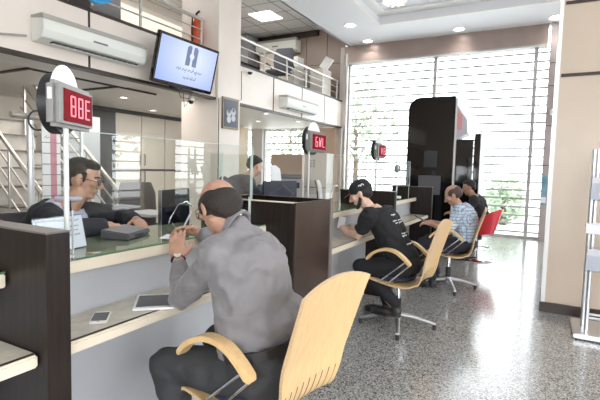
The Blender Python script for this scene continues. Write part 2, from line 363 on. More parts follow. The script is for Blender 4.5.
# ---- outdoors
struct(B((XF + 0.14, -12, -0.16), (40, 20, -0.06), 'ground', mat('pavement', (0.62, 0.62, 0.60), 0.8, var=0.05)), 'pale pavement outside', 'ground')
struct(B((-20, -30, -0.16), (40, YR - 0.3, -0.06), 'ground_street', mat('pavement', (0.6, 0.6, 0.58), 0.8)))
LEAF = mat('leaf', (0.42, 0.52, 0.38), 0.6, var=0.4, scale=3); BARK = mat('bark', (0.16, 0.12, 0.09), 0.9)
def tree(x, y, h, r, lab, n=420, cat='tree'):
    t = thing('street_tree', lab, cat, (x, y, -0.06), 0, 'trees outside')
    tb = MB(); tb.tube([(0, 0, 0), (0.05, 0.02, h * 0.4), (0, 0.05, h * 0.75)], [0.11, 0.08, 0.03], 8)
    for k in range(6):
        a_ = k * 1.1; tb.tube([(0.03, 0.02, h * (0.35 + 0.06 * k)), (math.cos(a_) * r * 0.6, math.sin(a_) * r * 0.6, h * (0.55 + 0.06 * k))], [0.035, 0.01], 6)
    tb.build('trunk', BARK, t)
    fm = MB(); rn = random.Random(int(x * 10 + y))
    for k in range(n):
        u = V((rn.gauss(0, 1), rn.gauss(0, 1), rn.gauss(0, 1))).normalized() * (rn.random() ** 0.4) * r
        c_ = V((u.x, u.y, h * 0.7 + u.z * 1.15)); q = Quaternion((rn.random(), rn.random(), rn.random(), rn.random())).normalized(); s_ = 0.07 + 0.07 * rn.random()
        fm.add([c_ + q @ V(p) * s_ for p in ((-1, 0, 0), (0, -0.5, 0.1), (1, 0, 0), (0, 0.5, 0.1))], [(0, 1, 2, 3)])
    fm.build('foliage', LEAF, t)
    return t
tree(13.2, 5.2, 4.2, 1.3, 'leafy street tree outside, behind the smallest number sign')
tree(13.6, 7.8, 3.6, 1.3, 'leafy street tree outside the staff area window')
tree(13.6, 0.9, 1.0, 0.6, 'low pale shrub outside beyond the red chair', 420, 'shrub')
tree(8.2, -8.0, 3.6, 1.5, 'street tree mirrored faintly in the teller glass')
tree(5.3, -7.5, 3.4, 1.4, 'second street tree mirrored in the glass before the cabinets')

# ============================================================ COUNTERS
def counter(x0, x1, lab):
    t = thing('teller_counter', lab, 'counter', ((x0 + x1) / 2, 1.67, 0), 0, 'teller counter bays'); h = (x1 - x0) / 2 - 0.003
    B((-h, 0.0, 0), (h, 0.04, 0.955), 'front_panel', BODY, t)
    B((-h, -0.07, 0.955), (h, 0.45, 0.992), 'worktop', [WTOP], t)
    e = MB(); e.box((-h, -0.082, 0.945), (h, -0.07, 0.992)); e.build('worktop_edge', CREAM, t, 0.004)
    gl = MB(); gl.box((-h, -0.075, 0.993), (h, 0.44, 1.001)); gl.build('glass_sheet', glass('sheet_glass', (0.90, 0.95, 0.90), 1.5, extra=0.3) if 'sheet_glass' not in MATS else MATS['sheet_glass'], t)
    ge = MB(); ge.box((-h, -0.0775, 0.9935), (h, -0.0755, 1.0005)); ge.build('glass_edge', GEDGE, t)
    B((-h, -0.235, 0.715), (h, -0.001, 0.75), 'writing_shelf', WTOP, t)
    se = MB(); se.box((-h, -0.262, 0.707), (h, -0.242, 0.75)); se.build('shelf_edge', CREAM, t, 0.006)
    B((-h, -0.242, 0.708), (h, -0.235, 0.7515), 'shelf_inlay', DARKTRIM, t)
    return t
counter(-1.6, 0.84, 'teller counter bay at the left frame edge, cut by the nearest dark divider')
counter(0.925, 2.47, 'teller counter bay where the grey-shirted man writes')
counter(3.05, 4.62, 'teller counter bay with the man in the black cap')
counter(4.70, 6.45, 'farthest teller counter bay with empty shelves')
def divider(x0, x1, y1, lab, box=False):
    t = thing('counter_divider', lab, 'divider', (x0, 1.37, 0), 0, 'dark wood counter dividers'); w = x1 - x0
    if box:
        B((0.0, 0.012, 0), (0.04, y1 - 1.37, 1.15), 'side_panel', WENGE, t); B((w - 0.04, 0.012, 0), (w, y1 - 1.37, 1.15), 'side_panel', WENGE, t)
        B((0.0, 0, 0), (w - 0.062, 0.012, 1.155), 'front_panel', mat('wenge_sheen', (0.045, 0.029, 0.025), 0.25, var=0.15, scale=2), t)
        B((w - 0.045, 0, 0), (w, 0.012, 1.16), 'corner_trim', mat('trim_grey_brown', (0.20, 0.17, 0.16), 0.35), t)
        B((0.0, 0.012, 1.15), (0.04, y1 - 1.37, 1.156), 'top_edge', CREAM, t)
        B((0.04, 0.3, 0.95), (w - 0.04, y1 - 1.37, 0.98), 'inner_shelf', WENGE, t); B((0.04, y1 - 1.41, 0), (w - 0.04, y1 - 1.37, 1.15), 'rear_panel', WENGE, t)
    else:
        B((0, 0, 0), (w, y1 - 1.37, 1.147), 'panel', WENGE, t); B((0, 0, 1.147), (w, y1 - 1.37, 1.153), 'top_edge', mat('edge_grey', (0.13, 0.11, 0.105), 0.3), t)
    return t
divider(0.843, 0.925, 2.9, 'nearest dark wood divider, beside the white paper holder')
divider(2.47, 3.05, 2.15, 'wide box-like dark divider right of the grey-shirted man', True)
divider(4.62, 4.70, 2.0, 'thin dark divider right behind the man in the black cap')
divider(6.45, 6.53, 1.95, 'farthest dark divider before the black cash machine booth')
# teller glass
def glass_screen(x0, x1, z0, lab, wing=None):
    t = thing('teller_glass_screen', lab, 'glass screen', (x0, 1.68, 1.001), 0, 'glass screens above the counters')
    B((0, 0, z0), (x1 - x0, 0.008, 0.504), 'glass_pane', TGLASS, t)
    B((0, -0.001, 0.5045), (x1 - x0, 0.009, 0.507), 'pane_edge', mat('pane_edge_pale', (0.55, 0.65, 0.6), 0.3), t)
    B((x1 - x0 - 0.003, -0.001, z0), (x1 - x0 + 0.001, 0.009, 0.504), 'pane_edge', MATS['pane_edge_pale'], t)
    for k in range(2):
        x = 0.03 + k * (x1 - x0 - 0.06); c_ = MB(); c_.cyl((x, 0.004, 0), (x, 0.004, z0 + 0.02), 0.004); c_.build('glass_foot', STEEL, t, smooth=True)
    return t
glass_screen(1.12, 2.43, 0.16, 'glass screen before the clerk with spectacles')
glass_screen(3.18, 4.58, 0.16, 'glass screen left of the man in the cap')
glass_screen(4.85, 6.40, 0.16, 'farthest glass screen behind the smallest number sign')
for x, lab in ((2.16, 'upright glass fin above the bald man\'s head'), (2.46, 'upright glass fin on the end of the writing man\'s counter')):
    t = thing('glass_fin', lab, 'glass fin', (x, 1.72, 1.0), 0, 'cross glass fins')
    B((0, 0, 0.0), (0.008, 0.34, 0.46), 'fin_pane', TGLASS, t); B((-0.001, -0.004, 0), (0.009, 0, 0.46), 'fin_edge', MATS['pane_edge_pale'], t)

# number signs on poles
LED = mat('led_glow', (0.6, 0.1, 0.14), 0.4, emit=0.85, ecol=(1.0, 0.42, 0.50)); LEDD = mat('led_off', (0.16, 0.002, 0.008), 0.6, emit=0.12, ecol=(0.7, 0.0, 0.03), spec=0.1)
def number_sign(x, lab, digits, pole_y=1.62, dz=0.0, rz=31, off=0.0, pm=None):
    t = thing('number_sign', lab, 'sign', (x, pole_y, 1.0), math.radians(rz), 'red number signs on poles')
    MB().cyl((-off, 0, 0), (-off, 0, 0.53 + dz), 0.010).build('pole', pm or mat('pole_white', (0.60, 0.62, 0.60), 0.3), t, smooth=True)
    MB().cyl((-off, 0, 0), (-off, 0, 0.012), 0.03).build('pole_base', CHROME, t, smooth=True)
    z = 0.60 + dz
    # round backing drum
    d = MB(); d.tube([(0, 0.065, z), (0, 0.02, z)], [0.115, 0.115], 40); d.build('round_backing', BLACKP, t, smooth=True)
    n = 24; pts = [(0.112 * math.cos(a0), 0.112 * math.sin(a0)) for a0 in [PI * 0.12 + k * PI * 0.76 / n for k in range(n + 1)]]
    q = MB().prism(pts, (1, 0, 0), (0, 0, 1), (0, -0.004, 0), (0, 0.019, z + 0.035)); q.build('backing_crest', mat('crest_white', (0.82, 0.85, 0.82), 0.15), t)
    b_ = MB().cb((0, -0.005, z - 0.012), (0.31, 0.045, 0.165)).build('housing', mat('sign_grey', (0.20, 0.19, 0.185), 0.35), t, 0.014)
    s_ = MB().cb((0.012, -0.0285, z - 0.012), (0.235, 0.004, 0.118)).build('display', LEDD, t)
    g = MB()
    seg = {'L': [(-1, 1, -1, -1), (-1, -1, 1, -1)], 'W': [(-1, 1, -0.6, -1), (-0.6, -1, 0, 0.4), (0, 0.4, 0.6, -1), (0.6, -1, 1, 1)], '6': [(-1, 1, -1, -1), (-1, 0, 1, 0), (1, 0, 1, -1), (-1, -1, 1, -1), (-1, 1, 0.4, 1)],
           '1': [(0, 1, 0, -1)], 'E': [(-1, 1, -1, -1), (-1, 1, 1, 1), (-1, 0, 1, 0), (-1, -1, 1, -1)], '8': [(-1, 1, -1, -1), (1, 1, 1, -1), (-1, 1, 1, 1), (-1, 0, 1, 0), (-1, -1, 1, -1)], '7': [(-1, 1, 0, -1), (1, 1, 0, -1)]}
    k = len(digits)
    for i, ch in enumerate(digits):
        cx = 0.022 + (i - (k - 1) / 2) * 0.185 / k
        for (u0, w0, u1, w1) in seg[ch]:
            g.cyl((cx + u0 * 0.05 / k, -0.0315, z - 0.012 + w0 * 0.036), (cx + u1 * 0.05 / k, -0.0315, z - 0.012 + w1 * 0.036), 0.0036, n=6)
    g.build('lit_digits', LED, t)
    lb = MB().box((-0.157, -0.010, z + 0.0), (-0.1555, 0.004, z + 0.04)); lb.build('side_label', WHITEP, t)
    return t
number_sign(1.10, 'largest red number sign on a white pole, nearest the camera', '88E', off=0.035)
number_sign(3.22, 'middle red number sign above the wide dark divider', '6WL', rz=0, off=0.11, pm=MULL)
number_sign(4.83, 'smallest red number sign, in front of the far window', '78', rz=0, off=0.11, pm=MULL)

# ============================================================ COUNTER ITEMS
def script_text(mb, x0, z0, w, h, rn, y):     # strokes like joined handwriting from right to left
    x = x0 + w
    while x > x0 + h * 0.3:
        L_ = h * (0.7 + rn.random() * 1.3); L_ = min(L_, x - x0)
        pts = [(x - L_ * k / 6, y, z0 + h * 0.25 * math.sin(k * 1.7 + rn.random())) for k in range(7)]
        mb.tube(pts, h * 0.075, 5)
        if rn.random() < 0.6: mb.tube([(x - L_ * 0.1, y, z0), (x - L_ * 0.1, y, z0 + h * 0.75)], h * 0.07, 5)
        for q in range(rn.randint(0, 2)): mb.ell((x - L_ * (0.3 + 0.3 * q), y, z0 + h * (0.6 if rn.random() < .5 else -0.45)), h * 0.09, nu=6, nv=4)
        x -= L_ + h * 0.25
t = thing('paper_holder', 'white sheet in a clear acrylic holder behind the nearest divider', 'paper holder', (1.165, 1.765, 1.001), math.radians(10))
tilt = Matrix.Rotation(math.radians(-12), 4, 'X')
q = MB(); q.box((-0.125, 0, 0.004), (0.125, 0.003, 0.145), tilt); q.build('sheet', PAPER, t)
q = MB(); q.box((-0.13, -0.005, 0.0), (0.13, -0.002, 0.15), tilt); q.box((-0.13, 0.004, 0.0), (0.13, 0.007, 0.15), tilt); q.box((-0.125, -0.005, 0), (0.125, 0.06, 0.003)); q.build('acrylic_shell', ACRY, t)
q = MB(); rn = random.Random(3)
for zz, x0, w in ((0.125, 0.03, 0.07), (0.10, 0.02, 0.08), (0.082, 0.04, 0.05), (0.062, 0.03, 0.07)): script_text(q, x0, zz, w, 0.009, rn, -0.0005)
for i in range(len(q.v)): q.v[i] = tilt @ (q.v[i] + V((0, -0.0006, 0)))
q.build('printed_lines', INK, t)
# curved acrylic holder at the left frame edge
t = thing('brochure_holder', 'curved clear brochure holder at the left frame edge', 'holder', (0.70, 1.74, 1.001))
for z0 in (0.0, 0.08):
    q = MB(); q.prism([(-0.07, 0), (0.07, 0), (0.095, 0.012), (0.10, 0.055), (0.094, 0.055), (0.088, 0.016), (0.07, 0.006), (-0.07, 0.006)], (1, 0, 0), (0, 0, 1), (0, 0.09, 0), (0, 0, z0)); q.build('tray', mat('smoke_acrylic', (0.42, 0.40, 0.37), 0.15), t, smooth=True)
q = MB(); q.box((-0.02, 0.09, 0), (0.02, 0.096, 0.16)); q.build('spine', WHITEP, t)
# phone
t = thing('smartphone', 'white smartphone lying face up on the writing shelf', 'phone', (1.165, 1.535, 0.751), math.radians(-46))
MB().cb((0, 0, 0.005), (0.068, 0.135, 0.009)).build('phone_case', mat('phone_white', (0.78, 0.74, 0.70), 0.3), t, 0.004)
MB().cb((0, 0.0, 0.0098), (0.058, 0.098, 0.0008)).build('screen', GLOSSB, t)
MB().cyl((0, -0.058, 0.0095), (0, -0.058, 0.0103), 0.005).build('home_button', GREYP, t)
t = thing('tablet', 'white tablet with dark screen on the writing shelf', 'tablet', (1.435, 1.515, 0.751), math.radians(43))
MB().cb((0, 0, 0.005), (0.225, 0.175, 0.009)).build('tablet_body', WHITEP, t, 0.004)
MB().cb((0, 0, 0.0098), (0.170, 0.150, 0.0008)).build('screen', GLOSSB, t)
# banking terminal
t = thing('card_terminal', 'dark grey slab-shaped card terminal on the glass counter', 'card terminal', (1.60, 1.90, 1.001), math.radians(22))
q = MB(); q.prism([(-0.075, 0), (0.075, 0), (0.075, 0.045), (-0.075, 0.028)], (0, 1, 0), (0, 0, 1), (0.24, 0, 0), (-0.12, 0, 0)); q.build('terminal_body', mat('slate_plastic', (0.10, 0.10, 0.11), 0.4), t, 0.006)
q = MB(); q.box((-0.05, -0.077, 0.006), (0.04, -0.0745, 0.016)); q.build('card_slot', BLACKP, t)
# paper slip under the writing hand
t = MB(); t.box((-0.07, -0.05, 0), (0.07, 0.05, 0.002)); o = t.build('paper_slip', PAPER); o.location = (1.72, 1.69, 1.0015); o.rotation_euler = (0, 0, 0.5); tag(o, 'white slip of paper the bald man is writing on', 'paper')
# pos box right of the man
t = thing('receipt_printer', 'small white receipt printer at the right end of the counter', 'printer', (2.38, 1.78, 1.001), 0.3)
MB().cb((0, 0, 0.045), (0.11, 0.13, 0.09)).build('printer_body', WHITEP, t, 0.01); MB().cb((0, -0.066, 0.055), (0.05, 0.004, 0.03)).build('paper_slot', DGREY, t)
def monitor(name, loc, rz, w, h, lab, m=BLACKP, stand=0.12, cat='monitor'):
    t = thing(name, lab, cat, loc, rz, 'computer monitors')
    b_ = MB(); b_.prism([(-w / 2, 0), (w / 2, 0), (w / 2 - 0.01, h), (-w / 2 + 0.01, h)], (1, 0, 0), (0, 0, 1), (0, 0.02, 0), (0, 0, stand)); b_.build('screen_frame', m, t, 0.005)
    k = MB(); k.loft([((0, 0, stand + h / 2), (w * 0.42, 0, 0), (0, 0, h * 0.42)), ((0, -0.035, stand + h / 2), (w * 0.3, 0, 0), (0, 0, h * 0.3))], 4)
    for i in range(len(k.v)): pass
    k.build('rear_housing', m, t, 0.004)
    MB().cb((0, 0.005, stand / 2), (0.07, 0.03, stand)).build('stand_neck', m, t); MB().cyl((0, 0.02, 0), (0, 0.02, 0.012), 0.10, n=28).build('stand_foot', m, t, smooth=True)
    MB().cb((0, 0.0215, stand + h / 2), (w - 0.03, 0.003, h - 0.03)).build('screen', GLOSSB, t)
    return t
# desks behind the counter
def desk(loc, w, d, z, lab, m=WTOP, rz=0.0, modesty=True, g='staff desks'):
    t = thing('staff_desk', lab, 'desk', loc, rz, g)
    B((-w / 2, -d / 2, z - 0.03), (w / 2, d / 2, z), 'desktop', m, t, 0.004)
    for sx in (-1, 1): B((sx * (w / 2 - 0.03) - 0.015, -d / 2 + 0.02, 0), (sx * (w / 2 - 0.03) + 0.015, d / 2 - 0.02, z - 0.031), 'side_panel', m if modesty else STEEL, t)
    return t
desk((1.69, 2.40, 0), 1.50, 0.54, 0.76, 'dark staff desk behind the nearest teller counter', WENGE)
desk((3.85, 2.60, 0), 1.3, 0.6, 0.76, 'dark staff desk behind the second teller counter', WENGE)
desk((5.5, 2.40, 0), 1.4, 0.6, 0.76, 'dark staff desk behind the farthest teller counter', WENGE)
mon = monitor('computer_monitor', (2.40, 2.32, 0.761), math.radians(14), 0.40, 0.29, 'black monitor seen from behind, left of the bald head', mat('monitor_black', (0.012, 0.015, 0.02), 0.7, spec=0.15), 0.15)
q = MB(); q.tube([(-0.20, -0.03, 0.12), (-0.16, -0.045, 0.25), (-0.07, -0.05, 0.335), (0.05, -0.05, 0.35), (0.14, -0.045, 0.31)], 0.005, 6); q.build('curved_cable', CHROME, mon, smooth=True)
q = MB(); q.box((-0.205, -0.002, 0.145), (-0.197, 0.022, 0.44)); q.build('silver_edge', ALU, mon)
# high small side table with cup
t = thing('side_table', 'white narrow side table with a cup, left of the black monitor', 'table', (3.07, 3.25, 0))
B((-0.24, -0.2, 0.90), (0.12, 0.2, 0.925), 'table_top', WHITEP, t, 0.004); MB().cyl((0.02, -0.12, 0), (0.02, -0.12, 0.90), 0.018).build('leg', ALU, t, smooth=True); MB().cyl((-0.18, 0.15, 0), (-0.18, 0.15, 0.90), 0.018).build('leg', ALU, t, smooth=True)
MB().cyl((0, 0, 0), (0, 0, 0.012), 0.1).build('foot_plate', ALU, t)
q = MB(); q.tube([(0, 0, 0), (0, 0, 0.09), (0, 0, 0.09), (0, 0, 0.01)], [0.034, 0.04, 0.036, 0.03], 20); o = q.build('paper_cup', WHITEP, smooth=True); o.location = (3.08, 3.15, 0.9255); tag(o, 'white cup standing on the narrow side table', 'cup')
def office_chair(loc, rz, lab, m, top=1.18, w=0.46, seat=0.48, g='staff office chairs', arms=True):
    t = thing('office_chair', lab, 'office chair', loc, rz, g)
    q = MB(); prof = [(-0.26, seat + 0.08), (-0.27, seat + 0.3), (-0.30, top - 0.12), (-0.34, top)]
    rings = [((0, p[0], p[1]), (w / 2 * s_, 0, 0), (0, 0.035, 0)) for p, s_ in zip(prof, (0.85, 1.0, 0.98, 0.82))]
    q.loft(rings, 24); q.build('backrest', m, t, 0.008, True)
    q = MB(); q.cb((0, 0.0, seat), (w, 0.46, 0.08)); q.build('seat', m, t, 0.03)
    MB().cyl((0, 0, 0.1), (0, 0, seat - 0.04), 0.025).build('gas_column', CHROME, t, smooth=True)
    if arms:
        for sx in (-1, 1):
            q = MB(); q.tube([(sx * w * 0.52, 0.18, seat), (sx * w * 0.55, 0.2, seat + 0.15), (sx * w * 0.56, 0.1, seat + 0.2), (sx * w * 0.56, -0.15, seat + 0.2), (sx * w * 0.54, -0.25, seat + 0.12)], 0.018, 8); q.build('armrest', BLACKP, t, smooth=True)
    for k in range(5):
        a_ = k * 2 * PI / 5 + 0.3; d = V((math.cos(a_), math.sin(a_), 0)); q = MB(); q.tube([(0, 0, 0.11), d * 0.3 + V((0, 0, 0.07))], [0.028, 0.018], 8)
        l_ = q.build('base_arm', BLACKP, t, smooth=True); q = MB(); q.ell(d * 0.3 + V((0, 0, 0.032)), (0.03, 0.03, 0.03), nu=12, nv=8); q.build('castor', BLACKP, l_, smooth=True)
    return t
office_chair((3.42, 3.72, 0), math.radians(160), 'brown leather office chair behind the narrow side table', LEATHC, 1.17, 0.44)
office_chair((1.62, 2.88, 0), math.radians(170), 'black office chair the clerk with spectacles sits on', BLACKP, 1.02, 0.44)
office_chair((7.0, 3.1, 0), math.radians(200), 'dark office chair with tan top left of the black cap', LEATHC, 1.18, 0.62)
office_chair((5.6, 3.3, 0), math.radians(185), 'dark office chair before the brown notice panel', NAVY, 1.12, 0.5)
monitor('computer_monitor', (4.20, 2.52, 0.761), math.radians(-6), 0.62, 0.30, 'dark navy monitor behind the wide divider', NAVY, 0.17)
monitor('computer_monitor', (6.15, 2.30, 0.761), 0.1, 0.48, 0.30, 'dark monitor behind the thin divider near the cap', NAVY, 0.12)
monitor('computer_monitor', (3.35, 2.66, 0.761), 0.25, 0.44, 0.32, 'grey-blue monitor just right of the bald head', mat('slate_monitor', (0.06, 0.065, 0.08), 0.4), 0.10)
# silver arched lamp on counter
q = MB(); q.tube([(-0.12 + 0.0, 0, 0), (-0.11, 0, 0.12), (-0.05, 0, 0.20), (0.03, 0, 0.205), (0.09, 0, 0.15), (0.11, 0, 0.0)], 0.012, 8)
o = q.build('arched_handrail', ALU, smooth=True); o.location = (4.12, 1.83, 1.001); tag(o, 'small silver arch standing on the counter before the capped man', 'arch')
t = thing('desk_lamp', 'slim silver desk lamp on the farthest counter', 'lamp', (6.15, 1.80, 1.001))
MB().cyl((0, 0, 0), (0, 0, 0.015), 0.07, n=24).build('lamp_base', WHITEP, t, smooth=True); MB().tube([(0, 0, 0.01), (0.02, 0, 0.2), (0.0, 0, 0.36)], 0.009).build('lamp_stem', ALU, t, smooth=True)
MB().ell((-0.0, 0, 0.40), (0.05, 0.05, 0.06)).build('lamp_head', DGREY, t, smooth=True)
# white paper sheet + brown notice panel & machines behind bay two
B0 = B((10.2, 5.50, 0.0), (10.45, 6.46, 1.73), 'tall_partition', mat('taupe_board', (0.52, 0.42, 0.35), 0.5)); tag(B0, 'tall taupe panel standing before the staff window', 'panel')
t = thing('office_printer', 'dark multi-tray printer in front of the taupe panel', 'printer', (9.6, 5.50, 0), math.radians(-60))
MB().cb((0, 0, 0.55), (0.6, 0.5, 1.1)).build('printer_body', GREYP, t, 0.02); MB().cb((0, 0, 1.16), (0.55, 0.45, 0.11)).build('scanner_head', DGREY, t, 0.02); MB().cb((0, -0.26, 0.95), (0.45, 0.03, 0.14)).build('paper_tray', BLACKP, t, 0.005)
t = MB(); t.prism([(-0.11, 0), (0.10, -0.01), (0.12, 0.13), (0.04, 0.17), (-0.09, 0.165)], (1, 0, 0), (0, 0.25, 0.97), (0, 0.003, 0)); o = t.build('paper_sheet', PAPER); o.location = (4.20, 2.58, 1.235); tag(o, 'white sheet propped up above the navy monitor', 'paper')
B0 = B((10.30, 4.64, 0), (10.50, 5.20, 2.40), 'wall_cladding', mat('tan_board', (0.62, 0.45, 0.33), 0.5)); struct(B0, 'tan boarded pier at the corner under the mezzanine', 'wall')
t = thing('notice_cupboard', 'pale cupboard with a small notice under the tan boarding', 'cupboard', (9.95, 4.92, 0))
B((-0.2, -0.33, 0), (0.2, 0.28, 1.74), 'cupboard_body', mat('pale_board', (0.60, 0.58, 0.56), 0.5), t, 0.004); B((-0.21, -0.32, 0.9), (-0.2, 0.27, 0.915), 'door_gap', DARKTRIM, t)
q = MB()
for zz in range(5):
    for yy in range(2): q.box((-0.206, -0.02 + yy * 0.09, 1.40 + zz * 0.04), (-0.2, 0.04 + yy * 0.09, 1.42 + zz * 0.04))
q.build('notice', DGREY, t)

# ============================================================ STAFF AREA: cabinets, stairs
t = thing('tall_cabinet', 'row of tall cream cabinets along the staff back wall', 'cabinet', (5.95, 7.84, 0))
B((0.0, -0.45, 0.09), (2.6, 0, 2.38), 'cabinet_body', CAB, t); B((0, -0.43, 0), (2.6, 0, 0.09), 'plinth', DARKTRIM, t)
for k in range(4):
    x0 = 0.01 + k * 0.65
    for (z0, z1) in ((0.11, 1.22), (1.27, 2.0), (2.02, 2.36)):
        d = B((x0, -0.47, z0), (x0 + 0.635, -0.452, z1), 'door', CAB, t, 0.003)
        if z0 < 2: 
            q = MB(); hx = x0 + (0.58 if k % 2 == 0 else 0.06); hz = (1.0 if z0 < 1 else 1.35); q.tube([(hx, -0.472, hz), (hx, -0.50, hz + 0.02), (hx, -0.50, hz + 0.2), (hx, -0.472, hz + 0.22)], 0.012, 6); q.build('handle', DGREY, d)
B((0, -0.46, 1.222), (2.6, -0.45, 1.268), 'dark_strip', DARKTRIM, t)
struct(B((5.0, 7.30, 2.36), (8.7, 7.36, 2.43), 'trim_cabinet', DARKTRIM), 'dark rail along the top of the staff cabinets', 'trim')
t = tag(B((5.40, 7.32, 0), (5.92, 7.84, 2.36), 'dark_cupboard', mat('dark_brown_gloss', (0.03, 0.022, 0.02), 0.25)), 'dark brown tall cupboard left of the cream cabinets', 'cupboard')
tag(B((8.65, 7.0, 0), (9.9, 7.5, 2.40), 'side_cabinet', mat('tan_cabinet', (0.66, 0.52, 0.36), 0.35)), 'tan cabinet glimpsed right of the picture column', 'cabinet')
t = thing('filing_cabinet', 'pale grey locker behind the clerk with spectacles', 'locker', (4.18, 6.3, 0))
B((0, 0, 0), (0.62, 0.5, 2.10), 'locker_body', mat('locker_grey', (0.50, 0.53, 0.57), 0.4), t, 0.005); B((0.02, -0.008, 0.05), (0.60, 0, 1.0), 'door', MATS['locker_grey'], t, 0.002); B((0.02, -0.008, 1.03), (0.60, 0, 2.05), 'door', MATS['locker_grey'], t, 0.002)
# staircase rising away towards the back wall
t = thing('staircase', 'pale marble staircase with steel railings at the left', 'staircase', (2.78, 4.3, 0))
q = MB(); n_ = 9
for k in range(n_): q.box((0, k * 0.28, 0), (0.95, (k + 1) * 0.28 if k < n_ - 1 else 3.45, 0.24 * (k + 1) * 0.9 - 0.02))
q.build('steps', mat('stair_marble', (0.60, 0.56, 0.50), 0.35, var=0.2, scale=5), t)
q = MB()
for k in range(n_): q.box((-0.01, k * 0.28 - 0.02, 0.216 * (k + 1) - 0.02), (0.96, (k + 1) * 0.28, 0.216 * (k + 1)))
q.build('stair_nosings', mat('stair_dark', (0.20, 0.18, 0.16), 0.4), t)
sy = lambda y: 0.02 + y * 0.86 * 0.95
for x in (0.0, 0.95):
    for y in (0.3, 0.85, 1.5, 2.2): MB().cyl((x, y, sy(y) * 0.9), (x, y, sy(y) + 0.78), 0.02).build('rail_post', STEEL, t, smooth=True)
    for d in (0.80, 0.60, 0.42, 0.24):
        MB().cyl((x, 0.25, sy(0.25) + d), (x, 2.3, sy(2.3) + d), 0.024 if d == 0.80 else 0.011).build('handrail' if d == 0.80 else 'rail_bar', STEEL, t, smooth=True)
# second railing to the right of landing
t = thing('stair_railing', 'steel railing between the staircase and the clerk', 'railing', (2.462, 4.215, 0))
for x in (0.0, 0.19, 0.53): MB().cyl((x, 0, 0), (x, 0, 1.755), 0.022 if x else 0.03).build('post', mat('white_post', (0.75, 0.76, 0.77), 0.3, 0.3), t, smooth=True)
MB().cyl((-0.17, 0, 1.79), (0.62, 0, 1.79), 0.03).build('top_rail', mat('rail_beige', (0.45, 0.40, 0.36), 0.35, 0.4), t, smooth=True)
for z in [0.5 + 0.14 * k for k in range(9)]: MB().cyl((0.0, 0, z), (0.53, 0, z), 0.006, n=6).build('cross_bar', STEEL, t, smooth=True)
for z in (1.3, 1.1, 0.9): MB().cyl((0.19, 0.0, z + 0.3), (0.53, 0.0, z - 0.02), 0.012, n=8).build('slanted_bar', STEEL, t, smooth=True)
t = thing('info_banner', 'narrow white banner with a pink stripe by the stairs', 'banner', (2.47, 4.08, 0))
B((0.02, 0, 0.75), (0.20, 0.008, 1.72), 'banner_sheet', WHITEP, t); B((0.10, -0.002, 0.95), (0.16, 0, 1.66), 'pink_stripe', mat('pink_print', (0.62, 0.30, 0.34), 0.5), t)
q = MB(); rn = random.Random(5)
script_text(q, 0.03, 1.60, 0.06, 0.03, rn, -0.001)
for zz in [0.85 + 0.1 * k for k in range(8)]: q.box((0.02, -0.002, zz), (0.20, 0, zz + 0.006))
q.build('printed_rows', DGREY, t); MB().cyl((0.11, 0.02, 0), (0.11, 0.02, 1.7), 0.012).build('banner_pole', ALU, t)
o = MB().tube([(0.08 * math.cos(k * PI / 8), 0, 0.09 * math.sin(k * PI / 8)) for k in range(16)], 0.008, 6, True).build('hanging_ring', BLACKP, smooth=True); o.location = (2.50, 4.165, 1.755); tag(o, 'black ring hanging on the railing post by the stairs', 'ring')
B0 = MB().box((-0.16, -0.1, 0), (0.16, 0.1, 0.04)).build('red_folder', mat('red_cover', (0.50, 0.05, 0.05), 0.5)); B0.location = (1.22, 2.72, 1.02 - 0.02); B0.rotation_euler = (0, 0, 0.3)
tag(B0, 'red folder behind the nearest dark divider', 'folder')
t = thing('document_stand', 'low dark stand under the red folder', 'stand', (1.22, 2.74, 0)); B((-0.18, -0.04, 0), (0.18, 0.14, 0.995), 'stand_body', WENGE, t)
# ceiling recess lines at the stairwell
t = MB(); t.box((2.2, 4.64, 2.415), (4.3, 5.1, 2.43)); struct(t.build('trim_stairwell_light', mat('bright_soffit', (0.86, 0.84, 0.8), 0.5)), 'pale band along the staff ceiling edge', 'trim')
t = MB(); t.box((3.0, 5.1, 2.405), (3.03, 6.3, 2.43)); t.box((3.0, 5.15, 2.405), (4.9, 5.18, 2.43)); t.box((4.2, 5.1, 2.405), (4.23, 6.0, 2.43)); struct(t.build('trim_stairwell', DARKTRIM))

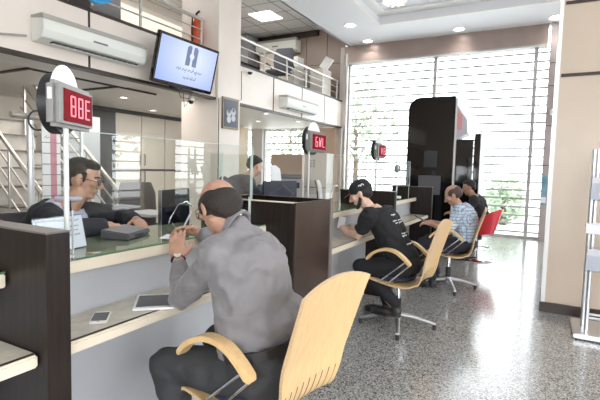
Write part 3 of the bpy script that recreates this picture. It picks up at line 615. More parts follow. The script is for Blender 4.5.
# ============================================================ MEZZANINE things
def railing(x0, x1, n, lab):
    t = thing('balcony_railing', lab, 'railing', (x0, 4.62, 3.09), 0, 'mezzanine railings'); L_ = x1 - x0
    MB().cyl((0, 0, 0.46), (L_, 0, 0.46), 0.026).build('handrail', STEEL, t, smooth=True)
    for z in (0.17, 0.31): MB().cyl((0, 0, z), (L_, 0, z), 0.011, n=8).build('rail_bar', STEEL, t, smooth=True)
    for k in range(n): 
        x = 0.03 + k * (L_ - 0.06) / (n - 1); MB().cyl((x, 0, 0), (x, 0, 0.46), 0.018).build('post', STEEL, t, smooth=True)
railing(-0.5, 5.3, 6, 'steel mezzanine railing left of the beige column')
railing(6.15, 10.3, 6, 'steel mezzanine railing between the column and the far wall')
def air_con(loc, w, h, d, lab, rz=0):
    t = thing('air_conditioner', lab, 'air conditioner', loc, rz, 'wall air conditioners')
    q = MB(); q.prism([(0, h), (0, 0), (-d * 0.45, 0), (-d * 0.85, h * 0.12), (-d, h * 0.4), (-d, h * 0.78), (-d * 0.9, h)], (0, 1, 0), (0, 0, 1), (w, 0, 0), (-w / 2, 0, 0)); q.build('casing', ACW, t, 0.006)
    q = MB(); q.prism([(0, h + 0.004), (-d * 0.93, h + 0.004), (-d * 1.03, h * 0.80), (-d * 0.9, h * 0.80), (0, h * 0.9)], (0, 1, 0), (0, 0, 1), (w + 0.004, 0, 0), (-w / 2 - 0.002, 0, 0)); q.build('top_grille', ACG, t, 0.003)
    q = MB(); q.box((-w * 0.40, -d * 0.80, -0.004), (w * 0.42, -d * 0.50, 0.01)); v_ = q.build('air_outlet', BLACKP, t)
    q = MB()
    for k in range(14): q.box((-w * 0.39 + k * w * 0.058, -d * 0.78, -0.007), (-w * 0.385 + k * w * 0.058, -d * 0.52, -0.004))
    q.box((-w * 0.40, -d * 0.66, -0.010), (w * 0.42, -d * 0.62, -0.004)); q.build('louvre', ACW, v_)
    B((-0.09, -d - 0.003, h * 0.42), (0.09, -d + 0.001, h * 0.49), 'name_strip', DGREY, t)
    return t
air_con((3.33, 4.55, 2.57), 1.29, 0.25, 0.20, 'large white air conditioner at top left on the mezzanine edge')
air_con((8.1, 4.55, 2.52), 1.35, 0.24, 0.20, 'small-looking white air conditioner on the mezzanine edge above the middle sign')
air_con((XF - 0.01, 6.45, 4.42), 1.25, 0.34, 0.3, 'air conditioner up on the brown mezzanine end wall', -R90)
# mezzanine contents
MF = 3.02
tag(B((10.0, 7.15, MF), (10.5, 7.6, 4.90), 'grey_cupboard', mat('grey_cup', (0.36, 0.36, 0.38), 0.5)), 'grey cupboard behind the mezzanine railing near the column', 'cupboard')
tag(B((10.1, 6.1, MF), (10.5, 6.8, 4.36), 'cream_cabinet', CAB), 'cream cabinet below the mezzanine air conditioner', 'cabinet')
tag(B((7.5, 5.8, MF), (8.6, 6.6, 3.62), 'mezzanine_desk', WENGE), 'dark desk glimpsed behind the mezzanine railing', 'desk')
tag(B((9.6, 5.72, 3.78), (9.95, 6.05, 3.95), 'white_printer', WHITEP), 'white printer on the mezzanine desk', 'printer')
tag(B((9.3, 5.3, MF), (10.1, 6.3, 3.78), 'mezzanine_cabinet', mat('pale_cab', (0.66, 0.62, 0.56), 0.5)), 'pale low cabinet behind the right railing section', 'cabinet')
tag(B((9.55, 5.34, 3.78), (9.85, 5.62, 4.06), 'computer_screen', WHITEP), 'white boxy computer screen on the mezzanine cabinet', 'monitor')
q = MB(); q.box((-0.02, -0.13, 0), (0.0, 0.13, 0.30)); o = q.build('white_folder', WHITEP); o.location = (9.95, 4.85, 3.80); o.rotation_euler = (0.5, 0.3, 0); tag(o, 'white folder leaning at the right end of the mezzanine', 'folder')
tag(B((9.75, 4.75, MF), (10.2, 5.1, 3.77), 'side_box', mat('pale_cab', (0.66, 0.62, 0.56), 0.5)), 'pale side box under the leaning white folder', 'box')
office_chair((8.7, 5.35, MF), math.radians(100), 'grey high-backed office chair on the mezzanine', GREYF, 1.10, 0.5)
# left back part of mezzanine
tag(B((6.0, 7.3, MF), (8.2, 7.8, 4.45), 'cream_wall_unit', CAB), 'cream wall unit at the back of the mezzanine', 'cabinet')
tag(B((5.3, 7.2, MF), (5.95, 7.8, 4.50), 'black_cupboard', BLACKP), 'black cupboard at the back of the mezzanine beside the cream unit', 'cupboard')
# fire extinguisher
t = thing('fire_extinguisher', 'red-orange fire extinguisher hanging behind the railing', 'fire extinguisher', (5.43, 4.86, 3.12))
q = MB(); q.loft([((0, 0, z), (r, 0, 0), (0, r, 0)) for z, r in ((0, 0.07), (0.03, 0.085), (0.42, 0.085), (0.50, 0.06), (0.54, 0.025))]); q.build('cylinder', mat('ext_orange', (0.68, 0.10, 0.03), 0.35), t, smooth=True)
MB().tube([(0, 0, 0.54), (0, 0, 0.60), (0.0, -0.06, 0.63)], 0.018).build('valve', BLACKP, t, smooth=True); MB().tube([(0, 0.02, 0.58), (-0.09, 0, 0.52), (-0.10, 0, 0.3), (-0.09, 0, 0.15)], 0.012).build('hose', BLACKP, t, smooth=True)
# blue round sign
t = thing('round_blue_sign', 'blue round sign cut off at the top left frame edge', 'sign', (3.31, 4.44, 3.425), 0)
MB().tube([(0, 0.0, 0), (0, -0.03, 0)], [0.3, 0.3], 48).build('disc', mat('sign_blue', (0.02, 0.30, 0.62), 0.4), t); MB().cyl((0, 0.02, -0.33), (0, 0.02, 0.1), 0.012).build('bracket', STEEL, t)
# ceiling lights
def light_panel(x, y, z, lab):
    t = thing('ceiling_light', lab, 'ceiling light', (x, y, z), 0, 'square mezzanine light panels')
    B((-0.29, -0.29, -0.01), (0.29, 0.29, 0.0), 'diffuser', mat('panel_glow', (1, 1, 1), 0.5, emit=4.5), t)
    q = MB()
    for k in (-1, 0, 1): q.box((-0.29, k * 0.15 - 0.006, -0.018), (0.29, k * 0.15 + 0.006, -0.0105)); q.box((k * 0.15 - 0.006, -0.29, -0.018), (k * 0.15 + 0.006, 0.29, -0.0105))
    q.build('grid', WHITEP, t)
light_panel(9.1, 6.0, 4.948, 'square light panel in the mezzanine tile ceiling near the column')
light_panel(6.3, 6.6, 4.948, 'square light panel in the mezzanine ceiling above the cream unit')
light_panel(4.2, 6.3, 4.948, 'square light panel in the left mezzanine ceiling')
def downlight(x, y, z, lab, power=6, r=0.065, g='round hall downlights', col=(1, 0.95, 0.88)):
    t = thing('downlight', lab, 'downlight', (x, y, z), 0, g)
    q = MB(); q.tube([(r * 1.25 * math.cos(k * PI / 12), r * 1.25 * math.sin(k * PI / 12), -0.004) for k in range(24)], 0.012, 6, True); q.build('ring', WHITEP, t, smooth=True)
    MB().cyl((0, 0, -0.006), (0, 0, 0.0), r, n=24).build('bulb', mat('bulb_glow', (1, 0.97, 0.92), 0.5, emit=14), t)
    if power:
        l_ = bpy.data.lights.new('downlight_lamp', 'SPOT'); l_.energy = power; l_.spot_size = 2.2; l_.spot_blend = 0.6; l_.shadow_soft_size = 0.06; l_.color = col
        o = bpy.data.objects.new('downlight_lamp', l_); COL.objects.link(o); o.parent = t; o.location = (0, 0, -0.03)
downlight(8.9, 3.74, 4.4, 'downlight in the lowered ceiling, left of the last one by the window', 25, 0.10)
downlight(10.15, 3.80, 4.4, 'downlight in the lowered ceiling nearest the far window\'s left end', 25, 0.10)
downlight(10.07, 1.74, 4.4, 'downlight above the middle of the far window', 25, 0.10)
downlight(10.06, -0.08, 4.4, 'downlight beside the top of the beige pillar', 25, 0.13)
for x, y, lab in ((3.80, 4.85, 'small downlight under the mezzanine, right of the nearest number sign'), (4.95, 5.93, 'bright star-like downlight under the mezzanine'), (6.34, 6.76, 'downlight near the cream cabinets'),
                  (8.64, 5.85, 'left downlight of the group right of the picture'), (7.41, 4.83, 'nearest downlight right of the picture'), (8.88, 4.93, 'farthest downlight above the middle sign'), (1.5, 5.2, 'downlight over the stairs')):
    downlight(x, y, 2.429, lab, 22, 0.05, 'small downlights under the mezzanine')
t = thing('crystal_ceiling_lamp', 'sparkling round ceiling lamp at the top frame edge', 'ceiling lamp', (8.35, 2.62, 4.6), 0)
MB().cyl((0, 0, -0.05), (0, 0, 0), 0.22, n=32).build('lamp_plate', CHROME, t, smooth=True)
q = MB(); rn = random.Random(2)
for k in range(60):
    a_ = rn.random() * 2 * PI; r = 0.22 * math.sqrt(rn.random()); q.ell((r * math.cos(a_), r * math.sin(a_), -0.07 - 0.03 * rn.random()), 0.018, nu=6, nv=4)
q.build('crystals', mat('crystal', (0.9, 0.88, 0.8), 0.1, emit=1.2, ecol=(1, 0.9, 0.7)), t)
area('hall_fill', (3.5, 0.5, 4.5), (0, 0, 0), 5.0, 2.4, 35, (1, 0.98, 0.95))  # added fill light under the hall ceiling, no fixture of its own
area('mezzanine_fill', (6.5, 6.2, 4.9), (0, 0, 0), 5.0, 1.2, 120, (1, 0.98, 0.95))  # area light added to top up the light panels and lift the mezzanine
area('staff_fill', (5.0, 5.6, 2.40), (0, 0, 0), 5.0, 1.2, 55, (1, 0.94, 0.86))  # added beside the downlights, its bounce brightens the staff ceiling

# ---- television
t = thing('television', 'wall-hung television with a light blue screen, tilted down', 'television', (4.565, 4.15, 3.0), 0)
tl = Matrix.Rotation(math.radians(14), 4, 'X')     # bottom leans back
def tv(lo, hi, name, m, bev=0.0, parent=t):
    q = MB(); q.box(lo, hi, tl); return q.build(name, m, parent, bev)
tv((-0.565, 0, -0.62), (0.565, 0.05, 0.0), 'tv_frame', GLOSSB, 0.01)
scr = bpy.data.materials.new('tv_screen'); scr.use_nodes = True; n_ = scr.node_tree; p_ = n_.nodes['Principled BSDF']
gr = n_.nodes.new('ShaderNodeTexGradient'); gr.gradient_type = 'SPHERICAL'; tcn = n_.nodes.new('ShaderNodeTexCoord'); mpn = n_.nodes.new('ShaderNodeMapping'); mpn.inputs['Scale'].default_value = (1.4, 1.4, 1.9); mpn.inputs['Location'].default_value = (-0.1, 0, 0.45)
rmp = n_.nodes.new('ShaderNodeValToRGB'); rmp.color_ramp.elements[0].color = (0.36, 0.48, 0.88, 1); rmp.color_ramp.elements[1].color = (0.80, 0.88, 1.0, 1)
n_.links.new(tcn.outputs['Object'], mpn.inputs[0]); n_.links.new(mpn.outputs[0], gr.inputs[0]); n_.links.new(gr.outputs[0], rmp.inputs[0]); n_.links.new(rmp.outputs[0], p_.inputs['Emission Color'])
p_.inputs['Base Color'].default_value = (0.02, 0.02, 0.03, 1); p_.inputs['Emission Strength'].default_value = 1.25; p_.inputs['Roughness'].default_value = 0.2
tv((-0.525, -0.003, -0.575), (0.525, 0.002, -0.035), 'screen', scr)
LG = mat('logo_grey', (0.10, 0.13, 0.22), 0.5, emit=0.45, ecol=(0.25, 0.32, 0.50))
q = MB()
for s_ in (-1, 1):
    q.prism([(s_ * 0.068, -0.095), (s_ * 0.068, 0.075), (s_ * 0.05, 0.095), (s_ * 0.02, 0.095), (s_ * 0.014, 0.08), (s_ * 0.014, 0.03), (s_ * 0.032, 0.0), (s_ * 0.014, -0.03), (s_ * 0.014, -0.08), (s_ * 0.02, -0.095)], (1.5, 0, 0), (0, 0, 1.35), (0, -0.002, 0), (0.04, -0.0035, -0.19))
for i in range(len(q.v)): q.v[i] = tl @ q.v[i]
q.build('screen_logo', LG, t)
q = MB(); rn = random.Random(11); script_text(q, -0.20, -0.38, 0.48, 0.062, rn, -0.006); script_text(q, -0.08, -0.48, 0.26, 0.05, rn, -0.006)
for i in range(len(q.v)): q.v[i] = tl @ q.v[i]
q.build('screen_text', LG, t)
tv((-0.18, 0.0, -0.65), (0.18, 0.08, -0.625), 'speaker_bar', BLACKP)
q = MB(); q.tube([(0, 0.13, -0.25), (0, 0.39, -0.25)], 0.03); q.box((-0.12, 0.14, -0.36), (0.12, 0.17, -0.14)); q.build('wall_arm', BLACKP, t)
q = MB(); q.tube([(-0.1, 0.16, -0.62), (0.0, 0.2, -0.72), (0.2, 0.22, -0.70), (0.33, 0.3, -0.62)], 0.006, 6); q.tube([(0.0, 0.16, -0.62), (0.12, 0.25, -0.82), (0.22, 0.3, -0.78), (0.3, 0.3, -0.6)], 0.005, 6); q.build('hanging_cables', BLACKP, t, smooth=True)
# cameras
def cctv(loc, lab, s=1.0, rz=0):
    t = thing('security_camera', lab, 'security camera', loc, rz, 'small security cameras')
    MB().cyl((0, 0, 0), (0, 0, 0.03 * s), 0.05 * s, n=20).build('mount', WHITEP, t, smooth=True); MB().ell((0, 0, -0.005), (0.042 * s, 0.042 * s, 0.04 * s)).build('lens_dome', BLACKP, t, smooth=True)
cctv((4.95, 4.52, 2.30), 'black and white dome camera under the television')
cctv((6.35, 4.48, 2.98), 'small camera on the mezzanine edge right of the television')
t = thing('wall_camera', 'small white box camera on the taupe pier', 'security camera', (XF - 0.21, -0.12, 2.55)); B((-0.14, -0.07, 0), (0, 0.07, 0.13), 'camera_box', WHITEP, t, 0.02); MB().cyl((-0.145, 0, 0.06), (-0.14, 0, 0.06), 0.03).build('camera_lens', BLACKP, t)
t = MB(); t.tube([(6.16, 4.52, 2.96), (6.17, 4.52, 2.5), (6.0, 4.48, 2.42), (5.6, 4.48, 2.44)], 0.006, 6); tag(t.build('wall_cable', BLACKP, smooth=True), 'thin black cable running down right of the television', 'cable')
t = MB(); t.tube([(1.2, 4.52, 2.50), (1.7, 4.51, 2.47), (2.2, 4.52, 2.52), (2.62, 4.52, 2.60)], 0.012, 6); tag(t.build('power_cable', mat('cable_grey', (0.4, 0.38, 0.36), 0.5), smooth=True), 'grey cable leading into the large air conditioner', 'cable')
# picture on the column
t = thing('framed_portrait', 'framed dark picture of two pale faces on the column', 'picture', (5.83, 4.50, 2.22))
q = MB(); q.box((-0.21, -0.03, -0.25), (0.21, 0, 0.25)); q.build('picture_frame', mat('frame_bronze', (0.24, 0.19, 0.13), 0.4, 0.5), t, 0.006)
B((-0.175, -0.034, -0.215), (0.175, -0.0305, 0.215), 'picture_sheet', mat('picture_navy', (0.03, 0.045, 0.08), 0.3), t)
q = MB()
for x, z in ((-0.06, 0.0), (0.055, 0.03)): q.tube([(x, -0.0345, z), (x, -0.036, z)], [0.06, 0.06], 16); q.tube([(x, -0.0345, z - 0.1), (x, -0.036, z - 0.1)], [0.055, 0.055], 12)
q.build('pale_figures', mat('picture_pale', (0.55, 0.55, 0.56), 0.5), t)
q = MB()
for x, z in ((-0.06, 0.03), (0.055, 0.055)): q.tube([(x, -0.0365, z), (x, -0.0372, z)], [0.032, 0.032], 12)
q.build('figure_hair', mat('picture_dark', (0.1, 0.1, 0.12), 0.5), t)
# poster on taupe pier
t = thing('blue_poster', 'narrow blue poster with a white foot on the taupe pier', 'poster', (XF - 0.207, -0.035, 0.75)); B((-0.01, -0.05, 0), (0, 0.05, 0.60), 'poster_sheet', mat('poster_blue', (0.18, 0.34, 0.46), 0.4, var=0.4, scale=3), t); B((-0.014, -0.045, 0.04), (-0.0105, 0.045, 0.16), 'white_field', WHITEP, t)
# ============================================================ cash machine booth
t = thing('cash_machine_booth', 'tall glossy black arched cash machine booth before the far window', 'cash machine', (8.3, 1.42, 0))
# arch: outline in y-z seen from the hall side, rounded on the left (+y)
def arch(y0, y1, h, r, n=10):
    p = [(y0, 0), (y0, h)]
    for k in range(n + 1):
        a_ = R90 * k / n; p.append((y1 - r + r * math.sin(a_), h - r + r * math.cos(a_)))
    p.append((y1, 0)); return p
q = MB(); q.prism(arch(0.0, 0.84, 2.72, 0.22), (0, 1, 0), (0, 0, 1), (0.5, 0, 0)); q.build('booth_shell', GLOSSB, t, 0.01, True)
q = MB(); q.box((-0.01, -0.03, 0.0), (0.5, 0.0, 2.68)); q.build('white_edge', WHITEP, t)
q = MB(); q.box((0.02, -0.32, 0), (0.48, -0.031, 1.95)); q.build('side_machine', GLOSSB, t, 0.01)
q = MB(); q.prism([(-0.031, 1.96), (-0.031, 2.55), (-0.20, 2.3), (-0.22, 2.05)], (0, 1, 0), (0, 0, 1), (0.4, 0, 0)); q.build('side_sign', mat('sign_pale', (0.62, 0.58, 0.66), 0.3), t)
q = MB(); q.prism([(-0.035, 2.12), (-0.035, 2.50), (-0.12, 2.36), (-0.12, 2.12)], (0, 1, 0), (0, 0, 1), (-0.005, 0, 0)); q.build('pink_print', mat('pink_pale', (0.75, 0.35, 0.35), 0.4), t)
q = MB(); q.box((-0.004, 0.28, 1.45), (0, 0.52, 1.75)); q.build('machine_screen', mat('screen_dark', (0.05, 0.055, 0.06), 0.15), t); q = MB(); q.box((-0.004, 0.2, 0.95), (0, 0.6, 1.30)); q.build('keypad_panel', DGREY, t)
t = thing('upright_panel', 'thin white-edged dark panel standing right of the black booth', 'panel', (8.3, 0.98, 0))
B((0, 0.0, 0), (0.5, 0.10, 2.05), 'dark_panel', GLOSSB, t, 0.005); B((-0.006, -0.012, 0), (0.5, 0.0, 2.12), 'white_edge', WHITEP, t)
t = thing('dark_cabinet', 'low black cabinet between the farthest divider and the cash machine booth', 'cabinet', (7.4, 1.75, 0)); B((0, 0, 0), (0.7, 0.75, 1.02), 'cabinet_body', BLACKP, t, 0.005); B((-0.006, 0.03, 0.05), (0, 0.72, 0.97), 'door', DGREY, t)
# ============================================================ brochure stand
t = thing('brochure_stand', 'silver brochure stand with clear pockets at the right frame edge', 'brochure stand', (4.62, -0.56, 0), 0)
B((-0.30, -0.32, 0.012), (0.20, 0.26, 0.05), 'base_plate', ALU, t, 0.008); B((-0.29, -0.31, 0), (0.19, 0.25, 0.012), 'rubber_foot', BLACKP, t)
for (x, y) in ((-0.14, 0.16), (-0.02, 0.18), (-0.14, -0.2), (-0.02, -0.2)): MB().cyl((x, y, 0.05), (x, y, 1.60), 0.016).build('upright', ALU, t, smooth=True)
q = MB(); q.tube([(-0.14, 0.16, 0.16), (-0.14, -0.2, 0.16)], 0.012, 8); q.tube([(-0.02, 0.18, 0.16), (-0.02, -0.2, 0.16)], 0.012, 8); q.tube([(-0.14, 0.16, 1.45), (-0.14, -0.2, 1.45)], 0.012, 8); q.build('cross_rod', ALU, t, smooth=True)
LILAC = mat('leaflet', (0.72, 0.70, 0.76), 0.5)
for k, (y, z) in enumerate(((0.15, 1.20), (0.15, 0.60), (-0.06, 1.28), (-0.06, 0.98), (-0.06, 0.68), (-0.06, 0.38))):
    M_ = Matrix.Translation((-0.16, y, z)) @ Matrix.Rotation(math.radians(-22), 4, 'Y')
    q = MB(); q.box((-0.045, -0.055, -0.02), (-0.04, 0.055, 0.14), M_); q.box((0.0, -0.055, -0.02), (0.005, 0.055, 0.20), M_); q.box((-0.045, -0.055, -0.02), (0.005, 0.055, -0.015), M_); pk = q.build('leaflet_pocket', ACRY, t)
    q = MB(); q.box((-0.03, -0.05, -0.012), (-0.008, 0.05, 0.185), M_); o = q.build('leaflets', LILAC if k != 5 else mat('violet', (0.15, 0.10, 0.45), 0.5), pk)
q = MB(); q.tube([(-0.17, 0.17, 0.94), (-0.21, 0.18, 0.965), (-0.24, 0.19, 0.95), (-0.25, 0.20, 0.90)], 0.001, 4)
c_ = MB()
prof = [(0.0, 0.0), (-0.03, 0.028), (-0.07, 0.035), (-0.10, 0.02), (-0.115, -0.015), (-0.118, -0.05)]
for (a0, b0) in zip(prof, prof[1:]):
    c_.add([(-0.15 + a0[0], 0.10, 0.95 + a0[1]), (-0.15 + a0[0], 0.22, 0.95 + a0[1]), (-0.15 + b0[0], 0.22, 0.95 + b0[1]), (-0.15 + b0[0], 0.10, 0.95 + b0[1]),
            (-0.15 + a0[0], 0.10, 0.944 + a0[1]), (-0.15 + a0[0], 0.22, 0.944 + a0[1]), (-0.15 + b0[0] + .006, 0.22, 0.944 + b0[1]), (-0.15 + b0[0] + .006, 0.10, 0.944 + b0[1])],
           [(0, 1, 2, 3), (7, 6, 5, 4), (0, 4, 5, 1), (1, 5, 6, 2), (2, 6, 7, 3), (3, 7, 4, 0)])
c_.build('drooping_leaflet', LILAC, t)

# ============================================================ plywood chairs
def resample(prof, n):
    P = [V((0, p[0], p[1])) for p in prof]; m = len(P); out = []
    for i in range(n):
        t_ = i / (n - 1) * (m - 1); k = min(int(t_), m - 2); u = t_ - k
        p0, p1, p2, p3 = P[max(k - 1, 0)], P[k], P[k + 1], P[min(k + 2, m - 1)]
        out.append(0.5 * ((2 * p1) + (p2 - p0) * u + (2 * p0 - 5 * p1 + 4 * p2 - p3) * u * u + (3 * p1 - p0 - 3 * p2 + p3) * u ** 3))
    return out
def ply_chair(loc, rz, lab, red=False):
    t = thing('plywood_chair', lab, 'chair', loc, rz, 'bent plywood visitor chairs')
    prof = [(0.24, 0.445), (0.20, 0.462), (0.05, 0.432), (-0.10, 0.418), (-0.20, 0.445), (-0.245, 0.53), (-0.265, 0.64), (-0.31, 0.79), (-0.345, 0.90), (-0.362, 0.95)]
    n = 44; P = resample(prof, n); nw = 13; th = 0.013
    hw = lambda s: 0.235 if s < 0.35 else (0.235 - 0.025 * math.sin((s - 0.35) / 0.35 * PI) if s < 0.7 else 0.235 + 0.012 * (s - 0.7) / 0.3)
    top = []; bot = []
    for i, p in enumerate(P):
        s = i / (n - 1); d = (P[min(i + 1, n - 1)] - P[max(i - 1, 0)]).normalized(); nr = V((0, -d.z, d.y))  # towards sitter
        for j in range(nw):
            u = -1 + 2 * j / (nw - 1); ext = 0.0
            if i == n - 1: ext = 0.035 * (1 - u * u)
            elif i == n - 2: ext = 0.02 * (1 - u * u)
            if i == 0: ext = -0.02 * (1 - u * u)
            curv = 0.02 * u * u if s > 0.45 else 0.006 * u * u
            c_ = p + d * ext + V((u * hw(s), 0, 0)) + nr * curv
            top.append(c_ + nr * th / 2); bot.append(c_ - nr * th / 2)
    q = MB(); vs = top + bot; N_ = len(top); fs = []
    for i in range(n - 1):
        for j in range(nw - 1):
            k = i * nw + j; fs.append((k, k + 1, k + nw + 1, k + nw)); fs.append((N_ + k, N_ + k + nw, N_ + k + nw + 1, N_ + k + 1))
    q.add(vs, fs); q.cm = 1; fe = []
    for i in range(n - 1): fe.append((i * nw, (i + 1) * nw, N_ + (i + 1) * nw, N_ + i * nw)); k = i * nw + nw - 1; fe.append((k, N_ + k, N_ + k + nw, k + nw))
    for j in range(nw - 1): fe.append((j, N_ + j, N_ + j + 1, j + 1)); k = (n - 1) * nw + j; fe.append((k, k + 1, N_ + k + 1, N_ + k))
    o0 = len(q.v) - len(vs); q.f += [[i + o0 for i in f_] for f_ in fe]; q.m += [1] * len(fe)
    sh = q.build('plywood_shell', [PLY, PLYE, SLOT], t, smooth=True)
    # lumbar slots: proud dark strips whose colour stands for shade in the slits
    q = MB()
    for k in range(9):
        u = -0.84 + k * 1.68 / 8
        for i in range(19, 25):
            p, p2 = P[i], P[i + 1]; 
            for (a_, b_) in ((p, p2),):
                d = (b_ - a_).normalized(); nr = V((0, -d.z, d.y)); x = u * 0.215; cv = nr * 0.02 * u * u
                q.add([a_ + V((x - 0.0028, 0, 0)) + cv + nr * s_ for s_ in (-0.0074, 0.0074)] + [a_ + V((x + 0.0028, 0, 0)) + cv + nr * s_ for s_ in (-0.0074, 0.0074)] +
                      [b_ + V((x - 0.0028, 0, 0)) + cv + nr * s_ for s_ in (-0.0074, 0.0074)] + [b_ + V((x + 0.0028, 0, 0)) + cv + nr * s_ for s_ in (-0.0074, 0.0074)],
                      [(0, 1, 3, 2), (4, 6, 7, 5), (0, 4, 5, 1), (2, 3, 7, 6), (0, 2, 6, 4), (1, 5, 7, 3)])
    q.build('slot_shade_strips', SLOT, sh)
    # seat cushion
    q = MB(); q.loft([((0, 0.03, 0.447), (0.20, 0, 0), (0, 0.17, 0)), ((0, 0.03, 0.462), (0.21, 0, 0), (0, 0.18, 0)), ((0, 0.03, 0.478), (0.19, 0, 0), (0, 0.16, 0))], 28); q.build('seat_pad', mat('pad_navy', (0.03, 0.035, 0.07), 0.8), t, smooth=True)
    # bent-wood arms
    for sx in (-1, 1):
        ap = resample([(0.20, 0.62), (0.145, 0.68), (0.05, 0.722), (-0.045, 0.715), (-0.12, 0.67), (-0.18, 0.612)], 18)
        vs = []; w = 0.029; h = 0.011
        for i, p in enumerate(ap):
            d = (ap[min(i + 1, 17)] - ap[max(i - 1, 0)]).normalized(); nr = V((0, -d.z, d.y)); k = 1.0 if 0 < i < 17 else 0.7
            for (ux, uy) in ((-w, -h), (w, -h), (w, h), (-w, h)): vs.append(p + V((sx * 0.26 + ux * k, 0, 0)) + nr * uy * k)
        fs = [(i * 4 + j, i * 4 + (j + 1) % 4, i * 4 + 4 + (j + 1) % 4, i * 4 + 4 + j) for i in range(17) for j in range(4)] + [(0, 1, 2, 3), (71, 70, 69, 68)]
        ar = MB().add(vs, fs).build('armrest', PLY, t, 0.003, True)
        q = MB(); q.tube([(sx * 0.26, -0.17, 0.61), (sx * 0.24, 0.02, 0.43), (sx * 0.16, 0.10, 0.415)], 0.006, 8); q.tube([(sx * 0.255, -0.14, 0.64), (sx * 0.235, 0.10, 0.43), (sx * 0.16, 0.13, 0.415)], 0.006, 8); q.build('arm_rod', CHROME, ar, smooth=True)
    MB().cyl((0, 0, 0.10), (0, 0, 0.40), 0.02).build('column', CHROME, t, smooth=True); MB().cyl((0, 0, 0.13), (0, 0, 0.26), 0.03).build('column_sleeve', BLACKP, t, smooth=True)
    MB().cb((0, 0, 0.408), (0.22, 0.22, 0.016)).build('seat_plate', BLACKP, t)
    for k in range(4):
        a_ = math.radians(20) + k * R90; d = V((math.cos(a_), math.sin(a_), 0)); sd = V((-d.y, d.x, 0))
        q = MB(); q.loft([(d * 0.02 + V((0, 0, 0.115)), sd * 0.026, (0, 0, 0.022)), (d * 0.16 + V((0, 0, 0.095)), sd * 0.022, (0, 0, 0.016)), (d * 0.33 + V((0, 0, 0.05)), sd * 0.016, (0, 0, 0.010))], 10)
        l_ = q.build('base_arm', ALU, t, smooth=True); MB().cyl(d * 0.32, d * 0.32 + V((0, 0, 0.045)), 0.017, n=12).build('glide', BLACKP, l_, smooth=True)
    MB().cyl((0, 0, 0.08), (0, 0, 0.14), 0.036, n=20).build('hub', ALU, t, smooth=True)
    return t
c1 = ply_chair((1.555, 1.02, 0), math.radians(-6), 'large birch plywood chair in the foreground under the grey-shirted man')
spec = [((3.81, 1.06, 0), -3, 'birch plywood chair under the man in the black cap'), ((5.42, 0.92, 0), 4, 'birch plywood chair under the man in the plaid shirt')]
for loc, rz, lab in spec:
    c = copy_tree(c1); c.location = loc; c.rotation_euler = (0, 0, math.radians(rz)); c['label'] = lab
# red tub chair
t = thing('red_swivel_chair', 'red plastic swivel tub chair by the far window', 'chair', (7.42, 0.83, 0), math.radians(-15))
q = MB(); n = 26; rows = []
prof = [(0.0, 0.40, 0.02), (0.12, 0.405, 0.14), (0.22, 0.44, 0.22), (0.26, 0.56, 0.25), (0.30, 0.72, 0.27), (0.33, 0.84, 0.26)]
vs = []; k = len(prof)
for th in (0, 0.014):
    for i, (r, z, hw) in enumerate(prof):
        for j in range(n):
            a_ = 2 * PI * j / n; back = (1 - math.sin(a_)) / 2     # 1 at -y
            zz = z if z < 0.45 else 0.44 + (z - 0.44) * (0.12 + 0.88 * back ** 1.3)
            vs.append(((r - th) * 0.92 * math.cos(a_), (r - th) * math.sin(a_), zz + (th if i < 3 else 0)))
m_ = k * n; fs = []
for s_ in (0, 1):
    for i in range(k - 1):
        for j in range(n): fs.append((s_ * m_ + i * n + j, s_ * m_ + i * n + (j + 1) % n, s_ * m_ + (i + 1) * n + (j + 1) % n, s_ * m_ + (i + 1) * n + j))
    fs.append(tuple(s_ * m_ + j for j in range(n)))
for j in range(n): fs.append(((k - 1) * n + j, (k - 1) * n + (j + 1) % n, m_ + (k - 1) * n + (j + 1) % n, m_ + (k - 1) * n + j))
q.add(vs, fs); q.build('tub_shell', REDP, t, smooth=True)
MB().cyl((0, 0, 0.05), (0, 0, 0.40), 0.022).build('column', CHROME, t, smooth=True); MB().cyl((0, 0, 0.33), (0, 0, 0.40), 0.05).build('swivel_housing', BLACKP, t, smooth=True)
MB().tube([(0, 0, 0.0), (0, 0, 0.012), (0, 0, 0.05)], [0.23, 0.22, 0.025], 32).build('disc_foot', CHROME, t, smooth=True)
MB().tube([(0.19 * math.cos(a_), 0.19 * math.sin(a_), 0.2) for a_ in [2 * PI * j / 20 for j in range(20)]], 0.01, 6, True).build('foot_ring', CHROME, t, smooth=True)

